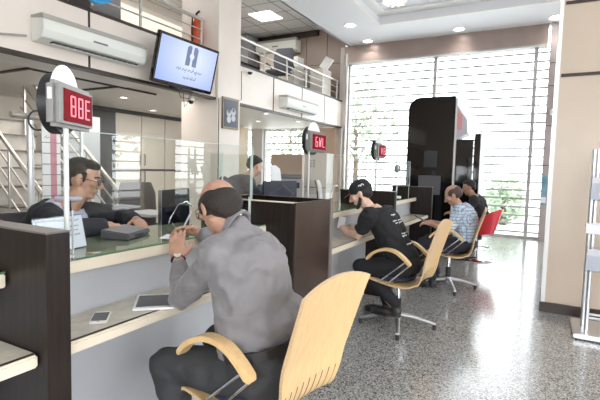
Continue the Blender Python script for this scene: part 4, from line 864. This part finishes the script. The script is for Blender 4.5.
# ============================================================ PEOPLE
def rotm(yaw, pitch=0.0, roll=0.0):   # head frame: local +y = face direction
    return (Matrix.Rotation(yaw, 3, 'Z') @ Matrix.Rotation(pitch, 3, 'X') @ Matrix.Rotation(roll, 3, 'Y'))
def head_prims(q, c, Rm, s=1.0, jaw=1.0, ears=True):
    P = lambda x, y, z: V(c) + Rm @ (V((x, y, z)) * s); E = lambda x, y, z, r, RR=None: q.ell(P(x, y, z), tuple(k * s for k in r), Rm @ RR if RR else Rm)
    E(0, -0.012, 0.028, (0.074, 0.094, 0.088)); E(0, 0.022, 0.0, (0.064, 0.072, 0.085)); E(0, 0.028, -0.045, (0.054 * jaw, 0.058, 0.058)); E(0, 0.060, -0.088, (0.026 * jaw, 0.024, 0.020))
    q.cap(P(-0.045 * jaw, 0.0, -0.058), P(-0.018, 0.062, -0.088), 0.018 * s, 0.014 * s); q.cap(P(0.045 * jaw, 0.0, -0.058), P(0.018, 0.062, -0.088), 0.018 * s, 0.014 * s)
    q.cap(P(-0.032, 0.080, 0.030), P(0.032, 0.080, 0.030), 0.011 * s, 0.011 * s)                                # brow
    q.cap(P(0, 0.088, 0.018), P(0, 0.112, -0.022), 0.009 * s, 0.014 * s); E(-0.012, 0.098, -0.027, (0.009, 0.010, 0.008)); E(0.012, 0.098, -0.027, (0.009, 0.010, 0.008))
    q.cap(P(-0.018, 0.084, -0.052), P(0.018, 0.084, -0.052), 0.008 * s, 0.008 * s); q.cap(P(-0.015, 0.083, -0.063), P(0.015, 0.083, -0.063), 0.008 * s, 0.008 * s)
    E(-0.042, 0.066, -0.008, (0.022, 0.018, 0.020)); E(0.042, 0.066, -0.008, (0.022, 0.018, 0.020))
    if ears:
        for sx in (-1, 1):
            E(sx * 0.076, -0.002, -0.002, (0.010, 0.021, 0.032), Matrix.Rotation(sx * 0.35, 3, 'Z')); E(sx * 0.077, 0.002, -0.028, (0.008, 0.010, 0.012))
    return P
def face_details(t, P, Rm, s=1.0, glasses=None, mouth=True, brows=True, beard=None, gr=0.0018):
    q = MB()
    for sx in (-1, 1): q.ell(P(sx * 0.031, 0.0765, 0.010), (0.0125 * s, 0.010 * s, 0.007 * s), Rm, 12, 8)
    q.build('eyes', mat('eye_white', (0.75, 0.72, 0.7), 0.3), t, smooth=True)
    q = MB()
    for sx in (-1, 1): q.ell(P(sx * 0.031, 0.0845, 0.010), (0.0055 * s, 0.004 * s, 0.0055 * s), Rm, 10, 6)
    q.build('pupils', BLACKP, t, smooth=True)
    if brows:
        q = MB()
        for sx in (-1, 1): q.tube([P(sx * 0.014, 0.091, 0.030), P(sx * 0.034, 0.088, 0.036), P(sx * 0.052, 0.072, 0.029)], 0.004 * s, 6)
        q.build('eyebrows', HAIR, t, smooth=True)
    if mouth: 
        q = MB(); q.tube([P(-0.02, 0.087, -0.057), P(0, 0.0925, -0.056), P(0.02, 0.087, -0.057)], 0.003 * s, 6); q.build('lips', mat('lip', (0.32, 0.13, 0.11), 0.5), t, smooth=True)
    if glasses:
        q = MB()
        for sx in (-1, 1):
            q.tube([P(sx * 0.032 + 0.024 * math.cos(k * PI / 10), 0.101, 0.004 + 0.018 * math.sin(k * PI / 10)) for k in range(20)], gr * s, 6, True)
            q.tube([P(sx * 0.056, 0.100, 0.010), P(sx * 0.078, 0.06, 0.012), P(sx * 0.082, -0.005, 0.010), P(sx * 0.080, -0.02, -0.008)], 0.002 * s, 6)
        q.tube([P(-0.008, 0.101, 0.008), P(0, 0.108, 0.012), P(0.008, 0.101, 0.008)], 0.002 * s, 6); q.build('spectacles', glasses, t, smooth=True)
def hand(q, w, d, nrm, side, s=1.0, curl=0.5, thumb=True, spread=0.1):
    # w wrist, d direction of the hand, nrm = back-of-hand normal, side = direction of the thumb
    w, d, nrm, side = V(w), V(d).normalized(), V(nrm).normalized(), V(side).normalized()
    q.ell(w + d * 0.048 * s, (0.043 * s, 0.048 * s, 0.016 * s), Matrix((side, d, nrm)).transposed()); q.cap(w, w + d * 0.03 * s, 0.026 * s, 0.028 * s)
    for k, L_ in enumerate((0.072, 0.080, 0.074, 0.058)):
        off = (0.030 - 0.020 * k); b_ = w + d * 0.082 * s + side * off * s; dd = (d + side * spread * (1.5 - k) * 0.5).normalized()
        c0 = math.cos(curl * 0.6); s0 = math.sin(curl * 0.6); d1 = dd * c0 - nrm * s0; p1 = b_ + d1 * L_ * 0.45 * s
        d2 = dd * math.cos(curl * 1.5) - nrm * math.sin(curl * 1.5); p2 = p1 + d2 * L_ * 0.32 * s
        d3 = dd * math.cos(curl * 2.2) - nrm * math.sin(curl * 2.2); p3 = p2 + d3 * L_ * 0.24 * s
        q.cap(b_ - d * 0.02 * s, p1, 0.0098 * s, 0.0088 * s, 8); q.cap(p1, p2, 0.0088 * s, 0.008 * s, 8); q.cap(p2, p3, 0.008 * s, 0.007 * s, 8)
    if thumb:
        b_ = w + d * 0.02 * s + side * 0.025 * s; p1 = b_ + (d * 0.5 + side * 0.75 - nrm * 0.25).normalized() * 0.042 * s; p2 = p1 + (d * 0.85 + side * 0.25 - nrm * 0.45).normalized() * 0.032 * s
        q.cap(b_, p1, 0.015 * s, 0.011 * s, 8); q.cap(p1, p2, 0.011 * s, 0.009 * s, 8)
def torso_rings(pelvis, chest, neck, rt, wp=0.17, ww=0.165, wc=0.185, dp=0.12, dw=0.115, dc=0.125, belly=0.0):
    pelvis, chest, neck, rt = V(pelvis), V(chest), V(neck), V(rt).normalized()
    up = (chest - pelvis).normalized(); fw = up.cross(rt).normalized(); waist = pelvis.lerp(chest, 0.45) + fw * belly
    u2 = (neck - chest).normalized(); f2 = u2.cross(rt).normalized()
    return [(pelvis - up * 0.10, rt * wp * 0.8, fw * dp * 0.8), (pelvis - up * 0.02, rt * wp, fw * dp), (pelvis.lerp(waist, 0.6), rt * (wp + ww) / 2, fw * (dp + dw) / 2 * 1.02), (waist, rt * ww, fw * (dw + belly * 0.6)),
            (waist.lerp(chest, 0.6), rt * (ww + wc) / 2, fw * dw * 1.05), (chest, rt * wc, fw * dc), (chest.lerp(neck, 0.45), rt * wc * 0.98, f2 * dc * 0.9), (chest.lerp(neck, 0.75), rt * wc * 0.68, f2 * dc * 0.66), (neck, rt * 0.065, f2 * 0.065)]
def grow(rings, g): 
    out = []
    for c_, u, w in rings: u, w = V(u), V(w); out.append((c_, u.normalized() * (u.length + g), w.normalized() * (w.length + g)))
    return out
def shoe(t, ankle, d, m=LEATHER, z0=0.0, nm='shoe'):
    a_ = V(ankle); d = V(d).normalized(); q = MB(); R_ = Matrix((V((d.y, -d.x, 0)), d, V((0, 0, 1)))).transposed()
    b_ = V((a_.x, a_.y, z0))
    q.ell(b_ + d * 0.10 + V((0, 0, 0.035)), (0.045, 0.12, 0.038), R_); q.ell(b_ + d * 0.0 + V((0, 0, 0.045)), (0.038, 0.06, 0.05), R_); q.cap(b_ + V((0, 0, 0.06)), b_ + V((0, 0, 0.10)), 0.04, 0.042)
    o = q.blob(nm, m, t, 0.008, 2)
    q = MB(); pts = [(0.044 * math.cos(k * PI / 10) * (0.85 if math.sin(k * PI / 10) < 0 else 1), (0.055 + 0.165 * math.sin(k * PI / 10)) if math.sin(k * PI / 10) > 0 else 0.055 + 0.11 * math.sin(k * PI / 10)) for k in range(20)]
    q.prism(pts, R_ @ V((1, 0, 0)), R_ @ V((0, 1, 0)), (0, 0, 0.016), b_ + V((0, 0, 0.002))); q.build('sole', BLACKP, o)
    return o

# ---- 1: bald man in grey shirt (world coordinates, root at the seat)
def man_grey():
    t = thing('person', 'balding seated man in a grey shirt writing at the counter, seen from behind', 'person')
    Hc = V((1.475, 1.190, 1.207)); Rm = rotm(math.radians(-18), math.radians(-31)); nk = V((1.495, 1.095, 1.122)); ch = V((1.48, 1.03, 0.95)); pv = V((1.54, 0.94, 0.565)); rt = V((1, -0.05, 0.03))
    shl, shr = V((1.325, 1.085, 1.045)), V((1.615, 1.045, 1.035)); ell_, elr = V((1.44, 1.36, 0.806)), V((1.90, 1.37, 0.93)); wl, wr = V((1.565, 1.50, 0.925)), V((1.80, 1.60, 1.030))
    hl, hr = V((1.44, 0.96, 0.545)), V((1.64, 0.95, 0.545)); kl, kr = V((1.36, 1.36, 0.535)), V((1.70, 1.37, 0.53)); al, ar = V((1.38, 1.25, 0.09)), V((1.70, 1.28, 0.09))
    q = MB(); P = head_prims(q, Hc, Rm, 0.97, 1.08); q.cap(nk + V((0, 0.02, -0.04)), Hc - V((0, 0.02, 0.05)), 0.052, 0.056)
    rings = torso_rings(pv, ch, nk, rt, 0.185, 0.178, 0.178, 0.135, 0.13, 0.13, 0.02); q.loft(grow(rings, -0.03)[:-1])
    for (s_, e_, w_) in ((shl, ell_, wl), (shr, elr, wr)): q.cap(s_, e_, 0.036, 0.030); q.cap(e_, w_, 0.029, 0.025)
    for (h_, k_, a_) in ((hl, kl, al), (hr, kr, ar)): q.cap(h_, k_, 0.075, 0.05); q.cap(k_, a_, 0.048, 0.034)
    hand(q, wl, V((0.15, 0.25, 0.95)), V((-0.75, -0.45, 0.15)), V((0.5, -0.75, 0.25)), 1.02, 0.55)
    hand(q, wr, V((-0.72, 0.45, 0.15)), V((0.2, -0.2, 0.95)), V((-0.3, -0.75, 0.5)), 1.02, 0.85)
    q.blob('body', SKIN, t, 0.0055, 4)
    face_details(t, P, Rm, 0.97, glasses=mat('gold_frame', (0.35, 0.22, 0.10), 0.3, 0.8))
    q = MB()                                                                 # hair ring, crown left bare
    E = lambda x, y, z, r: q.ell(P(x, y, z), r, Rm)
    E(0, -0.052, -0.012, (0.080, 0.068, 0.056)); E(-0.051, -0.014, 0.014, (0.033, 0.074, 0.050)); E(0.051, -0.014, 0.014, (0.033, 0.074, 0.050)); E(0, -0.064, 0.012, (0.070, 0.050, 0.047)); E(0, -0.062, -0.050, (0.055, 0.038, 0.03))
    q.cap(P(-0.074, 0.022, 0.020), P(-0.073, 0.030, -0.012), 0.008, 0.006); q.cap(P(0.074, 0.022, 0.020), P(0.073, 0.030, -0.012), 0.008, 0.006)
    q.blob('hair', mat('hair_dark', (0.022, 0.015, 0.012), 0.6, bump=0.8, bscale=160), t, 0.005, 3)
    # shirt
    q = MB(); r2 = grow(rings, 0.008); r2 = r2[3:]; r2[0] = (V(r2[0][0]) - V((0, 0, 0.095)), r2[0][1] * 0.99, r2[0][2]); q.loft(r2[:-1] + [(nk - V((0, 0.008, 0.012)), rt.normalized() * 0.078, V((0, 0.078, 0.02)))])
    q.cap(nk + V((0, 0, -0.03)), nk + V((0, 0.008, -0.006)), 0.078, 0.064)
    for (s_, e_, w_) in ((shl, ell_, wl), (shr, elr, wr)): q.ell(s_, 0.064); q.cap(s_.lerp(ch, 0.12) , e_, 0.068, 0.061); q.cap(e_, e_.lerp(w_, 0.80), 0.060, 0.045)
    q.ell(ch + V((0.0, -0.02, 0.05)), (0.175, 0.12, 0.10)); q.ell(pv + V((0, 0.03, 0.205)), (0.19, 0.155, 0.095))
    q.cap(nk - V((0.05, 0.02, 0.03)), shl + V((0.02, 0, 0.0)), 0.050, 0.066); q.cap(nk + V((0.05, -0.02, -0.03)), shr - V((0.02, 0, 0.0)), 0.050, 0.066)
    sh = q.blob('shirt', SHIRT, t, 0.007, 9, disp=(0.014, 0.10))
    q = MB(); cu = (Hc - V((0, 0.03, 0.06)) - nk).normalized(); cr = V((1, 0, 0)); cf = cu.cross(cr).normalized(); n = 28; vs = []
    for r_, h_ in ((0.078, 0.0), (0.068, 0.026), (0.060, 0.026), (0.066, 0.0)):
        for k in range(n): vs.append(nk + V((0, 0.004, 0.004)) + cu * h_ + (cr * math.cos(2 * PI * k / n) + cf * math.sin(2 * PI * k / n)) * r_)
    q.add(vs, [(a0 * n + k, a0 * n + (k + 1) % n, ((a0 + 1) % 4) * n + (k + 1) % n, ((a0 + 1) % 4) * n + k) for a0 in range(4) for k in range(n)]); q.build('collar', SHIRT, sh, smooth=True)
    # trousers
    q = MB(); q.loft(grow(rings[:3], 0.016)); q.ell(pv + V((0, 0, 0.05)), (0.205, 0.145, 0.08)); q.ell(pv - V((0, 0.0, 0.02)), (0.20, 0.14, 0.10))
    for (h_, k_, a_) in ((hl, kl, al), (hr, kr, ar)): q.cap(h_, k_, 0.100, 0.072); q.cap(k_, a_ + V((0, 0, 0.03)), 0.070, 0.052)
    q.blob('trousers', TROU, t, 0.009, 5, disp=(0.016, 0.12))
    q = MB(); up = (ch - pv).normalized(); fw = up.cross(rt.normalized()); bc = pv + up * 0.098 + fw * 0.006
    ring = [bc + rt.normalized() * 0.208 * math.cos(a_) + fw * 0.158 * math.sin(a_) for a_ in [2 * PI * k / 40 for k in range(40)]]
    vs = []; n = 40
    for p in ring:
        o_ = (p - bc).normalized() * 0.007; vs += [p + up * 0.018, p + o_ + up * 0.018, p + o_ - up * 0.018, p - up * 0.018]
    q.add(vs, [(4 * k + j, 4 * k + (j + 1) % 4, 4 * ((k + 1) % n) + (j + 1) % 4, 4 * ((k + 1) % n) + j) for k in range(n) for j in range(4)]); q.build('belt', LEATHER, t)
    shoe(t, al, (0, 1, 0)); shoe(t, ar, (0.1, 1, 0))
    # wristwatch on the left arm
    d = (wl - ell_).normalized(); x = V((0, 0, 1)).cross(d).normalized(); y = d.cross(x); c_ = wl + d * 0.002
    q = MB(); q.tube([c_ + (x * math.cos(a_) + y * math.sin(a_)) * 0.030 for a_ in [2 * PI * k / 20 for k in range(20)]], 0.006, 6, True); wt = q.build('watch_strap', LEATHER, t, smooth=True)
    o_ = V((-0.7, -0.6, 0.3)).normalized(); o_ = (o_ - d * o_.dot(d)).normalized(); MB().cyl(c_ + o_ * 0.028, c_ + o_ * 0.040, 0.017, n=20).build('watch_face', mat('watch_silver', (0.8, 0.78, 0.7), 0.2, 0.6), wt, smooth=True)
    return t
man_grey()
q = MB(); q.cyl((1.735, 1.655, 1.01), (1.765, 1.60, 1.14), 0.0042, 0.0045, 8); o = q.build('pen', mat('pen_blue', (0.5, 0.5, 0.56), 0.3)); tag(o, 'slim pen held upright by the writing man', 'pen')

# ---- 2: clerk
def clerk():
    t = thing('person', 'dark-haired clerk in spectacles and black suit behind the nearest counter', 'person')
    Hc = V((1.69, 2.37, 1.28)); Rm = rotm(math.radians(-142), math.radians(-14)); nk = V((1.62, 2.40, 1.17)); ch = V((1.60, 2.48, 1.00)); pv = V((1.62, 2.84, 0.60)); rt = V((-0.75, -0.5, 0)).normalized()
    rt = V((-0.86, -0.5, 0)).normalized()
    shn, shf = V((1.47, 2.36, 1.08)), V((1.80, 2.56, 1.06))
    en, ef = V((1.40, 2.12, 1.03)), V((1.98, 2.38, 1.04)); wn, wf = V((1.56, 2.02, 1.045)), V((1.84, 2.10, 1.045))
    q = MB(); P = head_prims(q, Hc, Rm, 1.0, 1.0); q.cap(nk - V((0, 0, 0.05)), Hc - V((0, 0, 0.05)), 0.056, 0.054)
    rings = torso_rings(pv, ch, nk, -rt, 0.17, 0.175, 0.19, 0.12, 0.12, 0.125); q.loft(grow(rings, -0.015))
    for (s_, e_, w_) in ((shn, en, wn), (shf, ef, wf)): q.cap(s_, e_, 0.045, 0.036); q.cap(e_, w_, 0.036, 0.026)
    for (h_, k_, a_) in ((V((1.52, 2.80, 0.56)), V((1.5, 2.42, 0.56)), V((1.5, 2.5, 0.1))), (V((1.72, 2.80, 0.56)), V((1.74, 2.42, 0.56)), V((1.74, 2.5, 0.1)))): q.cap(h_, k_, 0.075, 0.05); q.cap(k_, a_, 0.05, 0.036)
    hand(q, wn, V((0.7, -0.3, -0.05)), V((0, 0, 1)), V((0.3, 0.9, 0)), 0.95, 0.4); hand(q, wf, V((-0.3, -0.6, -0.05)), V((0, 0, 1)), V((-0.9, 0.3, 0)), 0.95, 0.4)
    q.blob('body', SKIN, t, 0.006, 3)
    face_details(t, P, Rm, 1.0, glasses=BLACKP, gr=0.0030)
    q = MB(); E = lambda x, y, z, r: q.ell(P(x, y, z), r, Rm)
    E(0, -0.030, 0.045, (0.080, 0.088, 0.080)); E(0, 0.018, 0.088, (0.062, 0.060, 0.034)); E(0, -0.065, 0.0, (0.066, 0.045, 0.06)); q.cap(P(-0.073, 0.022, 0.04), P(-0.074, 0.024, -0.006), 0.011, 0.007); q.cap(P(0.073, 0.022, 0.04), P(0.074, 0.024, -0.006), 0.011, 0.007)
    q.blob('hair', HAIR, t, 0.006, 3)
    q = MB(); q.loft(grow(rings, 0.006)[1:-1] + [(nk - V((0, 0.0, 0.02)), -rt * 0.075, V((0.03, -0.06, 0.0)))])
    q.ell(ch + V((0, 0, 0.04)), (0.17, 0.15, 0.09))
    sh = q.blob('shirt', LSHIRT, t, 0.008, 3)
    q = MB(); q.tube([nk + V((0.066 * math.cos(a_), 0.066 * math.sin(a_), 0.0)) for a_ in [2 * PI * k / 24 for k in range(24)]], 0.013, 8, True); q.build('collar', LSHIRT, sh, smooth=True)
    # jacket: shoulders, back, sleeves and lapels, open at the front
    q = MB(); f_ = V((0.5, -0.86, 0))
    for (s_, e_, w_) in ((shn, en, wn), (shf, ef, wf)): q.ell(s_, 0.080); q.cap(s_, e_, 0.076, 0.058); q.cap(e_, e_.lerp(w_, 0.9), 0.058, 0.044)
    r3 = [(c_ - f_ * 0.035, u, w) for c_, u, w in grow(rings, 0.014)]; q.loft(r3[1:-1])
    for sx, sp in ((-1, shn), (1, shf)):
        base = ch + V((0.86, 0.5, 0)) * (0.085 * sx) + f_ * 0.09
        q.cap(nk + V((0.86, 0.5, 0)) * (0.06 * sx) + f_ * 0.02, base + V((0, 0, -0.02)), 0.022, 0.045); q.cap(base, pv.lerp(ch, 0.4) + V((0.86, 0.5, 0)) * (0.10 * sx) + f_ * 0.10, 0.05, 0.06); q.cap(sp, base, 0.07, 0.05)
    q.blob('jacket', SUIT, t, 0.009, 6, disp=(0.012, 0.12))
    q = MB()
    for (h_, k_, a_) in ((V((1.52, 2.80, 0.56)), V((1.5, 2.42, 0.56)), V((1.5, 2.5, 0.1))), (V((1.72, 2.80, 0.56)), V((1.74, 2.42, 0.56)), V((1.74, 2.5, 0.1)))): q.cap(h_, k_, 0.095, 0.068); q.cap(k_, a_, 0.068, 0.052)
    q.ell(pv - V((0, 0, 0.02)), (0.19, 0.14, 0.10)); q.blob('trousers', SUIT, t, 0.012, 2)
    shoe(t, (1.5, 2.5, 0.1), (0, -1, 0)); shoe(t, (1.74, 2.5, 0.1), (0, -1, 0))
    return t
clerk()

# ---- generic seated visitor
def sitter(lab, hc, hyaw, hpitch, nk, ch, pv, sh, el, wr, hip, kn, an, skin, top, bottom, hair='short', cap=None, sleeve=0.5, voxel=0.009, wide=1.0, beard=False, sneakers=LEATHER, hands=True, yaw=0, vest=False, handdir=(0, 1, 0.1), collar=False, rtv=(1, 0, 0)):
    t = thing('person', lab, 'person'); Rm = rotm(math.radians(hyaw), math.radians(hpitch)); hc, nk, ch, pv = V(hc), V(nk), V(ch), V(pv)
    q = MB(); P = head_prims(q, hc, Rm, 1.0); q.cap(nk - V((0, 0, 0.04)), hc - V((0, 0, 0.04)), 0.056, 0.054)
    rings = torso_rings(pv, ch, nk, rtv, 0.165 * wide, 0.16 * wide, 0.185 * wide, 0.12, 0.12, 0.12); q.loft(grow(rings, -0.015))
    for k in (0, 1):
        s_, e_, w_ = V(sh[k]), V(el[k]), V(wr[k]); q.cap(s_, e_, 0.048, 0.038); q.cap(e_, w_, 0.038, 0.026)
        h_, k_, a_ = V(hip[k]), V(kn[k]), V(an[k]); q.cap(h_, k_, 0.075, 0.05); q.cap(k_, a_, 0.048, 0.034)
        hand(q, w_, V(handdir), V((0, -0.1, 1)), V((1 if k == 0 else -1, 0, 0.2)), 1.0, 0.7)
    q.blob('body', skin, t, voxel * 0.75, 3)
    face_details(t, P, Rm)
    q = MB(); E = lambda x, y, z, r: q.ell(P(x, y, z), r, Rm)
    if hair == 'short': E(0, -0.030, 0.042, (0.080, 0.088, 0.082)); E(0, 0.012, 0.086, (0.062, 0.060, 0.036)); E(0, -0.06, 0.0, (0.068, 0.048, 0.06))
    if hair == 'ring': E(0, -0.042, -0.004, (0.079, 0.072, 0.055)); E(0, -0.05, 0.03, (0.074, 0.062, 0.060)); E(-0.05, -0.01, 0.03, (0.032, 0.06, 0.05)); E(0.05, -0.01, 0.03, (0.032, 0.06, 0.05))
    if hair == 'buzz': E(0, -0.030, 0.020, (0.0775, 0.086, 0.075)); E(0, -0.055, -0.01, (0.066, 0.05, 0.055))
    q.blob('hair', HAIR if hair != 'ring' else HAIRB, t, voxel * 0.7, 2)
    if beard:
        q = MB()
        for sx in (-1, 1): q.cap(P(sx * 0.062, 0.012, -0.03), P(sx * 0.045, 0.04, -0.075), 0.014, 0.020); q.cap(P(sx * 0.045, 0.04, -0.075), P(0, 0.078, -0.096), 0.020, 0.020)
        q.cap(P(-0.022, 0.088, -0.043), P(0.022, 0.088, -0.043), 0.0075, 0.0075); q.blob('beard', HAIR, t, 0.006, 2)
    if cap:
        q = MB(); E(0, -0.012, 0.050, (0.086, 0.103, 0.078)); E(0, -0.02, 0.03, (0.085, 0.10, 0.03)); cp = q.blob('cap', cap, t, 0.007, 2)
        q = MB(); pts = [(0.070 * math.cos(a_), 0.0 + 0.075 * math.sin(a_)) for a_ in [PI * k / 12 for k in range(13)]]
        q.prism(pts, Rm @ V((1, 0, 0)), Rm @ V((0, 0.97, -0.2)), Rm @ V((0, 0, 0.006)), P(0, 0.078, 0.045)); q.build('cap_brim', cap, cp, 0.002)
        q = MB(); q.prism([(p[0] * 0.96, p[1] * 0.96) for p in pts], Rm @ V((1, 0, 0)), Rm @ V((0, 0.97, -0.2)), Rm @ V((0, 0, -0.002)), P(0, 0.078, 0.0445)); q.build('brim_underside', mat('brim_red', (0.35, 0.03, 0.04), 0.7), cp)
        q = MB()
        for (z_, y_) in ((0.065, -0.03), (0.065, -0.055)):
            q.tube([P(-0.089, y_ + 0.010 * math.cos(a_), z_ + 0.011 * math.sin(a_) - 0.004) for a_ in [2 * PI * k / 10 for k in range(7)]], 0.0035, 6)
        q.build('cap_emblem', WHITEP, cp, smooth=True)
    q = MB(); q.loft(grow(rings, 0.008)[1:-1] + [(nk - V((0, 0.0, 0.02)), V(rtv).normalized() * 0.074, V((0, 0.07, 0.01)))]); q.ell(ch + V((0, 0, 0.03)), (0.165 * wide, 0.12, 0.09))
    for k in (0, 1):
        s_, e_, w_ = V(sh[k]), V(el[k]), V(wr[k]); q.ell(s_, 0.072)
        if sleeve <= 1: q.cap(s_, s_.lerp(e_, sleeve), 0.070, 0.062)
        else: q.cap(s_, e_, 0.068, 0.054); q.cap(e_, e_.lerp(w_, sleeve - 1), 0.054, 0.042)
    st = q.blob('shirt', top, t, voxel, 5, disp=(0.016, 0.10))
    if collar: q = MB(); q.tube([nk + V((0.064 * math.cos(a_), 0.06 * math.sin(a_), 0.0)) for a_ in [2 * PI * k / 20 for k in range(20)]], 0.012, 8, True); q.build('collar', top, st, smooth=True)
    q = MB(); q.ell(pv - V((0, 0, 0.01)), (0.185 * wide, 0.145, 0.11))
    for k in (0, 1): q.cap(V(hip[k]), V(kn[k]), 0.098, 0.072); q.cap(V(kn[k]), V(an[k]) + V((0, 0, 0.03)), 0.068, 0.050)
    q.blob('trousers', bottom, t, voxel, 3)
    for k in (0, 1): dd = V((0, 1, 0)); shoe(t, an[k], dd, sneakers, an[k][2] - 0.09)
    return t, P
t, P = sitter('bearded man in a black cap and black t-shirt leaning on the counter', (3.70, 1.40, 1.165), 14, -28, (3.73, 1.30, 1.055), (3.77, 1.19, 0.92), (3.81, 1.01, 0.575),
       ((3.57, 1.27, 1.0), (3.94, 1.23, 1.0)), ((3.62, 1.38, 0.805), (3.91, 1.42, 0.805)), ((3.69, 1.52, 0.81), (3.83, 1.49, 0.81)),
       ((3.71, 1.02, 0.55), (3.91, 1.02, 0.55)), ((3.65, 1.36, 0.53), (4.00, 1.36, 0.53)), ((3.73, 1.06, 0.20), (4.07, 1.24, 0.10)), SKINP, BLK, BLK, 'buzz', BLK, 0.62, beard=True, wide=0.95, handdir=(0.35, 0.45, 0.35))
# print on the back of the shirt
o = MB(); rn = random.Random(8)
def backp(u, s_): c_ = V((3.73, 1.30, 1.055)).lerp(V((3.81, 1.01, 0.575)), s_); return c_ + V((u, -0.152 + 0.02 * s_ + 0.9 * u * u, 0.045))
for s_, u0, u1 in ((0.20, -0.10, -0.02), (0.30, -0.12, 0.10), (0.34, -0.10, 0.08), (0.52, -0.09, 0.05), (0.56, -0.1, 0.0), (0.70, -0.10, 0.04)):
    u = u0
    while u < u1:
        o.tube([backp(u, s_), backp(u + 0.012, s_ + 0.02 * rn.random()), backp(u + 0.022, s_)], 0.004, 5); u += 0.03
o.build('shirt_print', WHITEP, t)
o = MB(); o.box((-0.035, -0.002, -0.055), (0.035, 0.002, 0.055)); o = o.build('white_card', PAPER); o.location = (3.76, 1.60, 0.885); o.rotation_euler = (0.1, 0.15, -0.7); tag(o, 'white card held by the man in the black cap', 'card')
plaid = mat('plaid_shirt', (0.42, 0.50, 0.60), 0.75, bump=0.4, bscale=15); nt = plaid.node_tree; N = nt.nodes; L = nt.links; p_ = N['Principled BSDF']
tcn = N.new('ShaderNodeTexCoord'); ck = N.new('ShaderNodeTexBrick'); ck.offset = 0; ck.inputs['Scale'].default_value = 1.0; ck.inputs['Brick Width'].default_value = 0.035; ck.inputs['Row Height'].default_value = 0.035; ck.inputs['Mortar Size'].default_value = 0.004
ck.inputs['Color1'].default_value = (0.50, 0.58, 0.68, 1); ck.inputs['Color2'].default_value = (0.58, 0.65, 0.72, 1); ck.inputs['Mortar'].default_value = (0.20, 0.27, 0.40, 1)
cx_ = N.new('ShaderNodeSeparateXYZ'); cc_ = N.new('ShaderNodeCombineXYZ'); ad_ = N.new('ShaderNodeMath'); L.new(tcn.outputs['Object'], cx_.inputs[0]); L.new(cx_.outputs[0], ad_.inputs[0]); L.new(cx_.outputs[1], ad_.inputs[1]); L.new(ad_.outputs[0], cc_.inputs[0]); L.new(cx_.outputs[2], cc_.inputs[1]); L.new(cc_.outputs[0], ck.inputs['Vector']); L.new(ck.outputs[0], p_.inputs['Base Color'])
sitter('balding man in a pale blue plaid shirt looking at his phone', (5.42, 0.905, 1.105), 10, -32, (5.43, 0.825, 1.0), (5.45, 0.76, 0.86), (5.46, 0.76, 0.56),
       ((5.25, 0.80, 0.95), (5.64, 0.80, 0.95)), ((5.20, 0.90, 0.70), (5.68, 0.92, 0.70)), ((5.32, 1.12, 0.76), (5.52, 1.14, 0.76)),
       ((5.36, 0.80, 0.54), (5.56, 0.80, 0.54)), ((5.32, 1.20, 0.53), (5.62, 1.20, 0.53)), ((5.32, 1.08, 0.10), (5.62, 1.10, 0.10)), SKIN, plaid, mat('navy_trousers', (0.02, 0.02, 0.03), 0.8), 'ring', None, 0.75, collar=True)
t = thing('mobile_phone', 'dark phone held by the man in the plaid shirt', 'phone', (5.43, 1.28, 0.80)); q = MB(); q.box((-0.035, -0.07, 0), (0.035, 0.07, 0.009), Matrix.Rotation(0.5, 4, 'X')); q.build('phone_body', BLACKP, t, 0.003)
sitter('dark-haired man in black seated on the red chair by the window', (7.42, 1.01, 1.135), 8, -18, (7.43, 0.93, 1.02), (7.44, 0.86, 0.87), (7.46, 0.78, 0.56),
       ((7.26, 0.90, 0.96), (7.64, 0.90, 0.96)), ((7.20, 1.0, 0.72), (7.70, 1.02, 0.72)), ((7.34, 1.22, 0.72), (7.55, 1.22, 0.72)),
       ((7.36, 0.82, 0.55), (7.56, 0.82, 0.55)), ((7.30, 1.22, 0.53), (7.60, 1.22, 0.53)), ((7.30, 1.05, 0.10), (7.62, 1.10, 0.10)), SKIN, mat('black_jumper', (0.025, 0.025, 0.03), 0.85), BLK, 'short', None, 1.85, voxel=0.011)
# clerk of the second bay, bending over, seen through the glass
sitter('clerk in a slate grey jacket leaning over, seen through the glass fins', (4.42, 3.03, 1.385), -108, -26, (4.30, 3.05, 1.270), (4.15, 3.10, 1.110), (3.95, 3.25, 0.830),
       ((4.12, 2.93, 1.210), (4.14, 3.26, 1.190)), ((4.32, 2.84, 0.990), (4.36, 3.30, 0.980)), ((4.50, 2.78, 0.850), (4.56, 3.14, 0.860)),
       ((3.95, 3.14, 0.790), (3.95, 3.36, 0.790)), ((4.00, 3.12, 0.440), (4.00, 3.38, 0.440)), ((3.95, 3.14, 0.090), (3.95, 3.36, 0.090)), SKINP, mat('slate_jacket', (0.10, 0.11, 0.14), 0.8), SUIT, 'short', None, 1.85, voxel=0.011, rtv=(0.1, -1, 0), handdir=(0.8, 0.1, -0.1))
